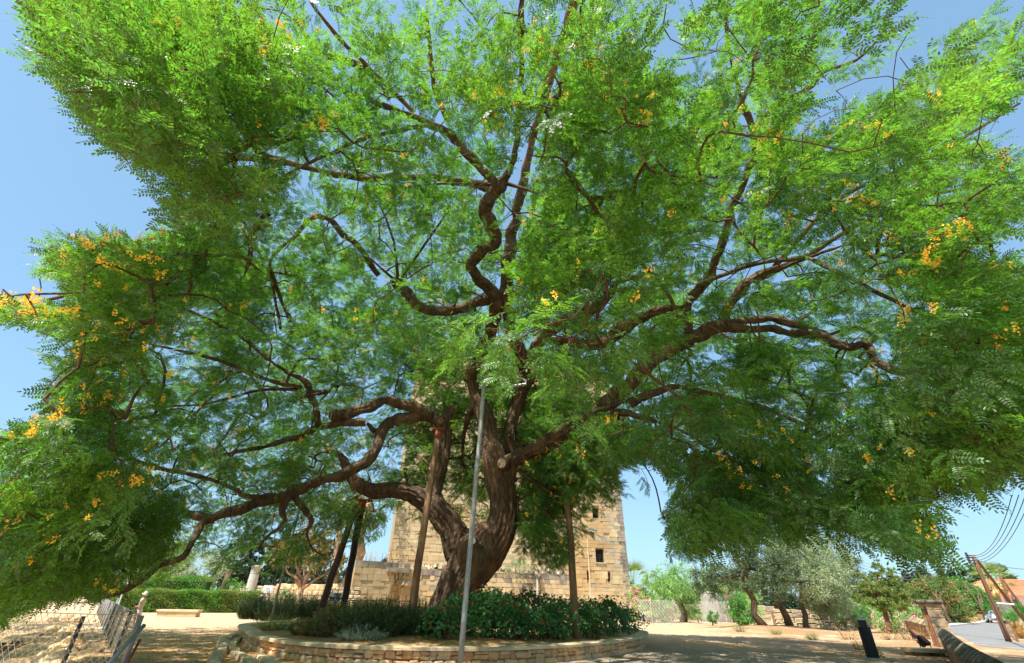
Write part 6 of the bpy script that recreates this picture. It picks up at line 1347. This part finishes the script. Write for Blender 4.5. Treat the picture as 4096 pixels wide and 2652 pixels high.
# car seen from behind: round-backed old saloon
cp = gr(3987, 2492); ca_ = math.atan2(cp[1], cp[0])-math.pi/2
def car(p, rz, label):
    t = thing('parked_car', p, label, 'car'); t.rotation_euler = (0, 0, rz)
    def add(name, mb, m, par=t, sm=True): me = mb.mesh(name); me.materials.append(m); return add_at(name, me, par, sm)
    # cross sections along y (rear at -y)
    prof = [(-2.0, .34, .50, .55), (-1.95, .52, .42, .72), (-1.7, .62, .34, .98), (-1.35, .68, .30, 1.2), (-.9, .74, .28, 1.42), (-.3, .76, .28, 1.5), (.3, .76, .28, 1.46), (.65, .75, .28, 1.2), (.9, .74, .30, .98), (1.4, .66, .34, .86), (1.8, .5, .42, .7), (1.95, .3, .5, .6)]
    vs = []; k = 14
    for y, w, z0, z1 in prof:
        for j in range(k):
            a = 2*math.pi*j/k; x = w*math.copysign(abs(math.cos(a))**.7, math.cos(a)); z = (z0+z1)/2+(z1-z0)/2*math.copysign(abs(math.sin(a))**.85, math.sin(a))
            if z > .95: x *= 1-.35*(z-.95)/.55
            vs.append((x, y, z))
    mb = MB(); n = len(prof); mb.add(vs, [(i*k+j, i*k+(j+1) % k, (i+1)*k+(j+1) % k, (i+1)*k+j) for i in range(n-1) for j in range(k)]+[tuple(range(k-1, -1, -1)), tuple(range((n-1)*k, n*k))]); add('body', mb, M_cream)
    for sx in (1, -1):
        for sy in (-1.25, 1.2):
            mb = MB(); mb.sphere((sx*.68, sy, .5), (.16, .48, .36), 14, 8); add('mudguard', mb, M_cream)
            w = MB(); w.tube([(sx*.60, sy, .31), (sx*.78, sy, .31)], [.31, .31], 18); wo = add('wheel', w, M_black); h = MB(); h.tube([(sx*.78, sy, .31), (sx*.80, sy, .31)], [.17, .14], 14); add('hubcap', h, M_galv, wo)
        l = MB(); l.sphere((sx*.62, -1.68, .66), (.07, .06, .1), 10, 6); add('tail_light', l, M_rust)
        h = MB(); h.sphere((sx*.6, 1.66, .68), (.1, .06, .1), 10, 6); add('headlight', h, M_white)
    w = MB(); w.add([(-.4, -1.28, 1.18), (.4, -1.28, 1.18), (.33, -.98, 1.385), (-.33, -.98, 1.385)], [(0, 1, 2, 3)]); me = w; add('rear_window', w, M_glass, sm=False)
    b = MB(); b.tube([(-.7, -1.9, .42), (-.6, -2.05, .42), (.6, -2.05, .42), (.7, -1.9, .42)], .045, 8); add('bumper', b, M_galv)
    b = MB(); b.box((0, -1.99, .55), (.4, .03, .12)); add('number_plate', b, M_white, sm=False)
    for sx in (1, -1):
        w = MB(); w.add([(sx*.70, -.85, 1.0), (sx*.70, .55, 1.0), (sx*.585, .35, 1.33), (sx*.585, -.7, 1.33)], [(0, 1, 2, 3) if sx > 0 else (3, 2, 1, 0)]); add('side_window', w, M_glass, sm=False)
car(cp, ca_+.15, 'old round-backed cream-white car on the road beneath the green tree')
# utility poles
def upole(bu, bv, tu, tv, r, label, ins=False, Y1=None, group='wooden utility poles by the road'):
    a = gr(bu, bv); b = at(tu, tv, Y1 or a[1]); t = thing('utility_pole', a, label, 'utility pole', group); mb = MB(); pts = [a-np.array([0, 0, .2])+(b-a)*i/6 for i in range(7)]; mb.tube(pts, [r-(r*.35)*i/6 for i in range(7)], 12); mb.build('pole', M_wood2, t, smooth=True)
    if ins:
        for vv_ in ins: q = at(tu+(vv_-tv)*.43-8, vv_, a[1]); mb = MB(); mb.tube([q+np.array([-.30, -.05, 0]), q+np.array([.25, -.05, 0])], .03, 6); mb.lathe(q+np.array([-.30, -.05, -.02]), [(.05, 0), (.085, .05), (.05, .1), (.075, .14), (.03, .2)], 8); mb.build('insulator', M_dwood, t)
    return a, b
PA, PB = upole(4036, 2567, 3887, 2212, .15, 'foremost tall utility pole with four insulators near its top', [2222, 2230, 2242, 2252])
upole(4150, 2545, 3900, 2224, .11, 'slanting strut pole leaning against the foremost utility pole', Y1=PA[1]+.2)
upole(4075, 2500, 3994, 2292, .17, 'utility pole behind the strut, in front of the house'); upole(4150, 2510, 4000, 2300, .15, 'slanting strut of the farther utility pole'); upole(4062, 2498, 4042, 2360, .13, 'short far utility pole below the red roof')
t = thing('white_bar', at(3985, 2413, PA[1]+1.2), 'white horizontal bar across the road between the poles', 'bar'); mb = MB(); mb.tube([at(3985, 2413, PA[1]+1.2), at(4056, 2418, PA[1]+1.2)], .05, 8); mb.build('bar', M_white, t)
def wire(name, label, pts, sag, r=.018):
    a, b = np.array(pts[0]), np.array(pts[1]); P = [a+(b-a)*t_-np.array([0, 0, sag*4*t_*(1-t_)]) for t_ in np.linspace(0, 1, 18)]; o = MB().tube(P, r, 4).build(name, M_gpost); return tag(o, label, 'cable', 'overhead wires')
for k, vv_ in enumerate([2222, 2230, 2242, 2252]):
    q = at(3887+(vv_-2212)*.43-8, vv_, PA[1]); f = at(3350, 2190+k*13, PA[1]+30); nm = ['topmost', 'second', 'third', 'lowest'][k]
    wire('overhead_wire', '%s of the four wires sagging leftwards from the front pole to the olives' % nm, (q, f), 1.6)
    wire('overhead_wire', '%s of the four wires rising from the front pole to upper right' % ['leftmost', 'second', 'third', 'rightmost'][k], (q, at(4018+k*27+30, 1980, PA[1]-17)), .5, .014)
wire('overhead_wire', 'single wire running right from the front pole over the red roof', (at(3905, 2240, PA[1]), at(4200, 2270, PA[1]+8)), .3)
# pillar of the gateway
pp = gr(3782, 2588); ph = ztop(pp, 3765, 2402)
t = thing('gate_pillar', pp, 'weathered square stone gate pillar with flat cap beside the road', 'pillar'); z = -.1; w = .66; rp = -.25
for h in (.5, .42, .38, .35, .40):
    if z+h > ph-.16: h = ph-.16-z
    if h > .05:
        o = MB().box((pp[0], pp[1], z+h/2), (w, w, h-.012), rp, jit=.01).build('stone_block', M_oldst, t); bv = o.modifiers.new('b', 'BEVEL'); bv.width = .02; bv.segments = 2
    z += h
for z_, ww in ((ph-.14, .78), (ph-.05, .9)):
    o = MB().box((pp[0], pp[1], z_), (ww, ww, .1), rp, jit=.015).build('cap_stone', M_oldcop, t); bv = o.modifiers.new('b', 'BEVEL'); bv.width = .02
M_ = Matrix.Rotation(rp, 3, 'Z'); q = pp+np.array(M_ @ Vector((-w/2-.05, -.2, 0))); MB().box((q[0], q[1], ph*.42), (.07, .07, ph*.86), rp).build('gate_post', M_rust, t); MB().box((q[0]-.05, q[1]-.05, ph*.78), (.22, .1, .1), rp).build('hinge', M_blackp, t)
# rounded coping walls
def cope_wall(name, label, pts, h0, th, m, mc, body_parts=True):
    t = thing(name, (pts[0][0], pts[0][1], 0), label, 'wall')
    P = [np.array(p[:2]) for p in pts]; hs = h0 if hasattr(h0, '__len__') else [h0]*len(P); L = [0]
    for a, b in zip(P[:-1], P[1:]): L.append(L[-1]+np.linalg.norm(b-a))
    f = lambda s: (np.array([np.interp(s, L, [p[0] for p in P]), np.interp(s, L, [p[1] for p in P])]), float(np.interp(s, L, hs)))
    s = 0
    while s < L[-1]-.1:      # coping stones: half round
        w = min(random.uniform(1.5, 2.3), L[-1]-s); mb = MB(); vs = []; n = 10; nr = 8
        for i in range(nr+1):
            c, h = f(s+.006+(w-.012)*i/nr); c2, _ = f(min(s+.05+(w)*i/nr, L[-1])); c1, _ = f(max(s-.05+w*i/nr, 0)); d = unit((c2-c1)[None])[0]; n2 = np.array([d[1], -d[0]])
            for j in range(n+1):
                a = math.pi*j/n; k_ = 1; vs.append((*(c+n2*math.cos(a)*th*.52*k_), h-.02+(1-abs(math.cos(a))**1.3)*.24*k_))
        mb.add(vs, [(i*(n+1)+j, i*(n+1)+j+1, (i+1)*(n+1)+j+1, (i+1)*(n+1)+j) for i in range(nr) for j in range(n)]+[tuple(range(n, -1, -1)), tuple(range(nr*(n+1), (nr+1)*(n+1)))]+[(i*(n+1)+n, i*(n+1), (i+1)*(n+1), (i+1)*(n+1)+n) for i in range(nr)])
        mb.build('coping_stone', mc, t, smooth=False); s += w
    core = MB(); s = 0
    while s < L[-1]-.05:
        w = min(1.0, L[-1]-s); c, h = f(s+w/2); c2, _ = f(s+w/2+.05); c1, _ = f(s+w/2-.05); a = math.atan2(*(c2-c1)[::-1]); core.box((c[0], c[1], h/2-.1), (w+.02, th-.1, h+.1), a); s += w
    core.build('core', M_mortar, t, kind='stuff')
    for side in (1, -1):
        z = -.05
        while z < max(hs)-.05:
            rh = random.uniform(.16, .28); s = -random.random()*.2
            while s < L[-1]:
                w = random.uniform(.25, .6); c, h = f(s+w/2); c2, _ = f(s+w/2+.05); c1, _ = f(s+w/2-.05); d = unit((c2-c1)[None])[0]; n2 = np.array([d[1], -d[0]])*side
                if z < h-.04:
                    hh = min(rh, h-z); mb = MB(); T_ = np.array([*(d*side*1), 0]); O = np.array([*(c+n2*(th/2-.06)), z+.008])-T_*w/2; rough_block(mb, O, T_, np.array([*n2, 0]), w-.02, hh-.016, .1, jit=.014, rounded=.04); mb.build('stone', m, t)
                s += w
            z += rh
    return t
hA = .62
w1 = gr(3768, 2512, hA+.2); w2 = gr(3830, 2560, hA+.2); w3 = gr(3905, 2600, hA+.2); w4 = gr(3995, 2645, hA+.2); w5 = gr(4100, 2700, hA+.2)
cope_wall('roadside_wall', 'low wall with blackened rounded coping curving to the lower right corner', [w1, w2, w3, w4, w5], hA, .55, M_oldst, M_oldcop)
w1 = gr(3745, 2560); w2 = gr(3690, 2548); w3 = gr(3655, 2540); cope_wall('broken_wall', 'short stained wall stub with pale plaster left of the gate pillar', [w1, w2, w3], [.75, .85, .85], .6, M_wallst, M_oldst)
# step slab
p = gr(3705, 2622); t = thing('stone_step', p, 'long flat stone slab lying at the foot of the gate pillar', 'step'); MB().box((p[0], p[1], .17), (1.4, .6, .13), -.15, jit=.012).build('slab', M_cap, t); MB().box((p[0], p[1]+.05, .04), (1.2, .45, .12), -.15).build('support', M_oldst, t)
# floodlights
def flood(u, v, label, sc=1):
    p = gr(u, v); t = thing('floodlight', p, label, 'floodlight', 'floodlights by the gate pillar'); M = Matrix.Rotation(.5, 3, 'Z') @ Matrix.Rotation(-.7, 3, 'X') ; c = p+np.array([0, 0, .42])
    o = MB().box(c, (.42, .16, .36), M=M).build('housing', M_blackp, t); bv = o.modifiers.new('b', 'BEVEL'); bv.width = .03
    MB().box(c+np.array(M @ Vector((0, -.085, 0))), (.36, .02, .30), M=M).build('glass', M_rust, t); MB().box(c+np.array(M @ Vector((0, .14, -.03))), (.22, .14, .2), M=M).build('gear_box', M_gpost, t)
    mb = MB(); mb.tube([p+np.array([-.22, 0, .42]), p+np.array([-.22, 0, .12]), p+np.array([.22, 0, .12]), p+np.array([.22, 0, .42])], .02, 6); mb.tube([p, p+np.array([0, 0, .13])], .035, 8); mb.build('bracket', M_rust, t)
flood(3672, 2572, 'black floodlight in front of the broken wall stub'); flood(3712, 2612, 'larger black floodlight close to the foot of the gate pillar')
# bollard lamp
p = gr(3494, 2634); hb = ztop(p, 3458, 2507); t = thing('bollard_lamp', p, 'thick black bollard lamp with pale flat top standing on the bare ground', 'bollard')
mb = MB(); mb.lathe(p, [(.2, -.02), (.2, hb-.02), (.185, hb), (.0, hb)], 24); mb.build('body', M_blackp, t, smooth=False)
MB().box(p+np.array([.0, 0, hb+.1]), (.2, .16, .22)).build('head', M_blackp, t); mb = MB(); mb.lathe(p+np.array([.04, 0, hb+.21]), [(.24, 0), (.24, .03), (.1, .05), (0, .05)], 20, Matrix.Diagonal((1, .7, 1))); mb.build('top_plate', M_galv, t); mb = MB(); mb.lathe(p, [(.27, -.02), (.27, .025), (0, .03)], 20); mb.build('foot', M_kerb, t)
# gate at the right edge
a = gr(4075, 2568); t = thing('iron_gate', a, 'leaning rusty iron gate panel behind the foremost utility pole', 'gate'); b = gr(4030, 2535)
mb = MB(); hg = .95; mb.tube([a, a+np.array([0, 0, hg]), b+np.array([0, 0, hg]), b], .03, 6); mb.build('frame', M_rust, t)
for i in range(1, 9): q = a+(b-a)*i/9; MB().tube([q, q+np.array([0, 0, hg])], .012, 5).build('bar', M_dwood, t)
# garden behind: chain link fence, netted trunk, dry stone walls
fa = gr(2560, 2503); fb = gr(2935, 2492); t = thing('chain_link_fence', fa, 'pale chain link fence with thin posts across the back of the garden', 'fence')
for u in (2612, 2705, 2795, 2842, 2883, 2928):
    q = gr(u, 2503-(u-2560)*.03); hq = 1.9; MB().tube([q, q+np.array([0, 0, hq])], .04, 6).build('fence_post', M_kerb, t)
mb = MB(); fence_mesh(mb, fa, fb, 1.8, 0, .22, .008); mb.build('wire_netting', M_wire, t, kind='stuff')
p = gr(2878, 2489); p[1] += 1.5; t = thing('netted_trunk', p, 'grey stump wrapped in shade netting behind the pale fence', 'stump'); mb = MB(); mb.lathe(p, [(1.35, -.1), (1.1, .5), (1.0, 1.3), (.95, 2.2), (.85, 2.6), (.3, 2.75)], 18, Matrix.Diagonal((1.0, .8, 1))); mb.build('netting', M_net, t, smooth=True)
a = gr(3115, 2508); b = gr(3300, 2512); rubble_wall('dry_stone_wall', 'dry stone wall of large pale boulders behind the two olive trunks', a, b, 1.25, .9, M_rubble, (.5, 1.1), .4, jit=.07); a = gr(3290, 2508); b = gr(3395, 2508); rubble_wall('dry_stone_wall', 'farther darker stretch of dry stone wall under the rightmost olive', a, b, 1.2, .9, M_rubble, (.5, 1.0), .38, jit=.07); a = gr(3400, 2512); b = gr(3530, 2516); rubble_wall('dry_stone_wall', 'low dry stone wall behind the bollard lamp', a, b, .9, .9, M_rubble, (.5, .9), .34, jit=.07)
a = gr(2690, 2480); b = gr(3080, 2484); rubble_wall('dry_stone_wall', 'long low sunlit stone ledge at the back of the garden', a, b, 1.5, 1.0, M_rubble, (.6, 1.4), .4, jit=.05, nparts=160)
# weeds
for i, (u, v, s_, m, lb) in enumerate([(3495, 2625, .35, M_grass, 'green weed sprouting at the foot of the bollard lamp'), (3400, 2560, .6, M_straw, 'dry grass stalks behind the bollard lamp'), (3640, 2560, .8, M_straw, 'dry grass left of the floodlights'), (3560, 2560, .5, M_straw, 'dry grass in front of the juniper trunk'), (2965, 2530, .4, M_grass, 'small green weed left of the olive mound'), (3110, 2540, .3, M_grass, 'dark weed at the right foot of the olive mound'), (3255, 2560, .3, M_grass, 'small plant on the bare ground below the dry stone wall'), (3450, 2600, .4, M_straw, 'dry tuft left of the bollard lamp')]):
    p = gr(u, v); p[2] = gz(p[0], p[1]); t = thing('weed_tuft', p, lb, 'weeds'); shoots('blades', m, p, s_, s_*.6, s_*1.1, 40, 4, .25, .01, t, spread=.6)
# fallen leaves and dry litter
n = 26000; u_ = rng.random(n)*3400+450; v_ = 2510+rng.random(n)**1.3*170; P = np.array([gr(a, b) for a, b in zip(u_, v_)]); P = P[(P[:, 0] < 20) & (P[:, 0] > fence_x(P[:, 1])-6)]; ins = inpoly(P[:, 0], P[:, 1], [tuple(x) for x in RC[::20]]); P = P[~ins]
Z0 = np.array([mnoise.noise(Vector((p[0]*.6, p[1]*.6, 3))) for p in P]); P = P[(Z0 > -.05) | (rng.random(len(P)) < .25)]; P[:, 2] = height(P[:, 0], P[:, 1])+.012; k = len(P)
dd = rdir(k); dd[:, 2] *= .15; V_, F_ = quads(P, unit(dd), unit(rdir(k)*.4+np.array([0, 0, 1])), np.full(k, .05), np.full(k, .025)); link('leaf_litter', np_mesh('leaf_litter', V_, F_), M_straw, None, kind='stuff')
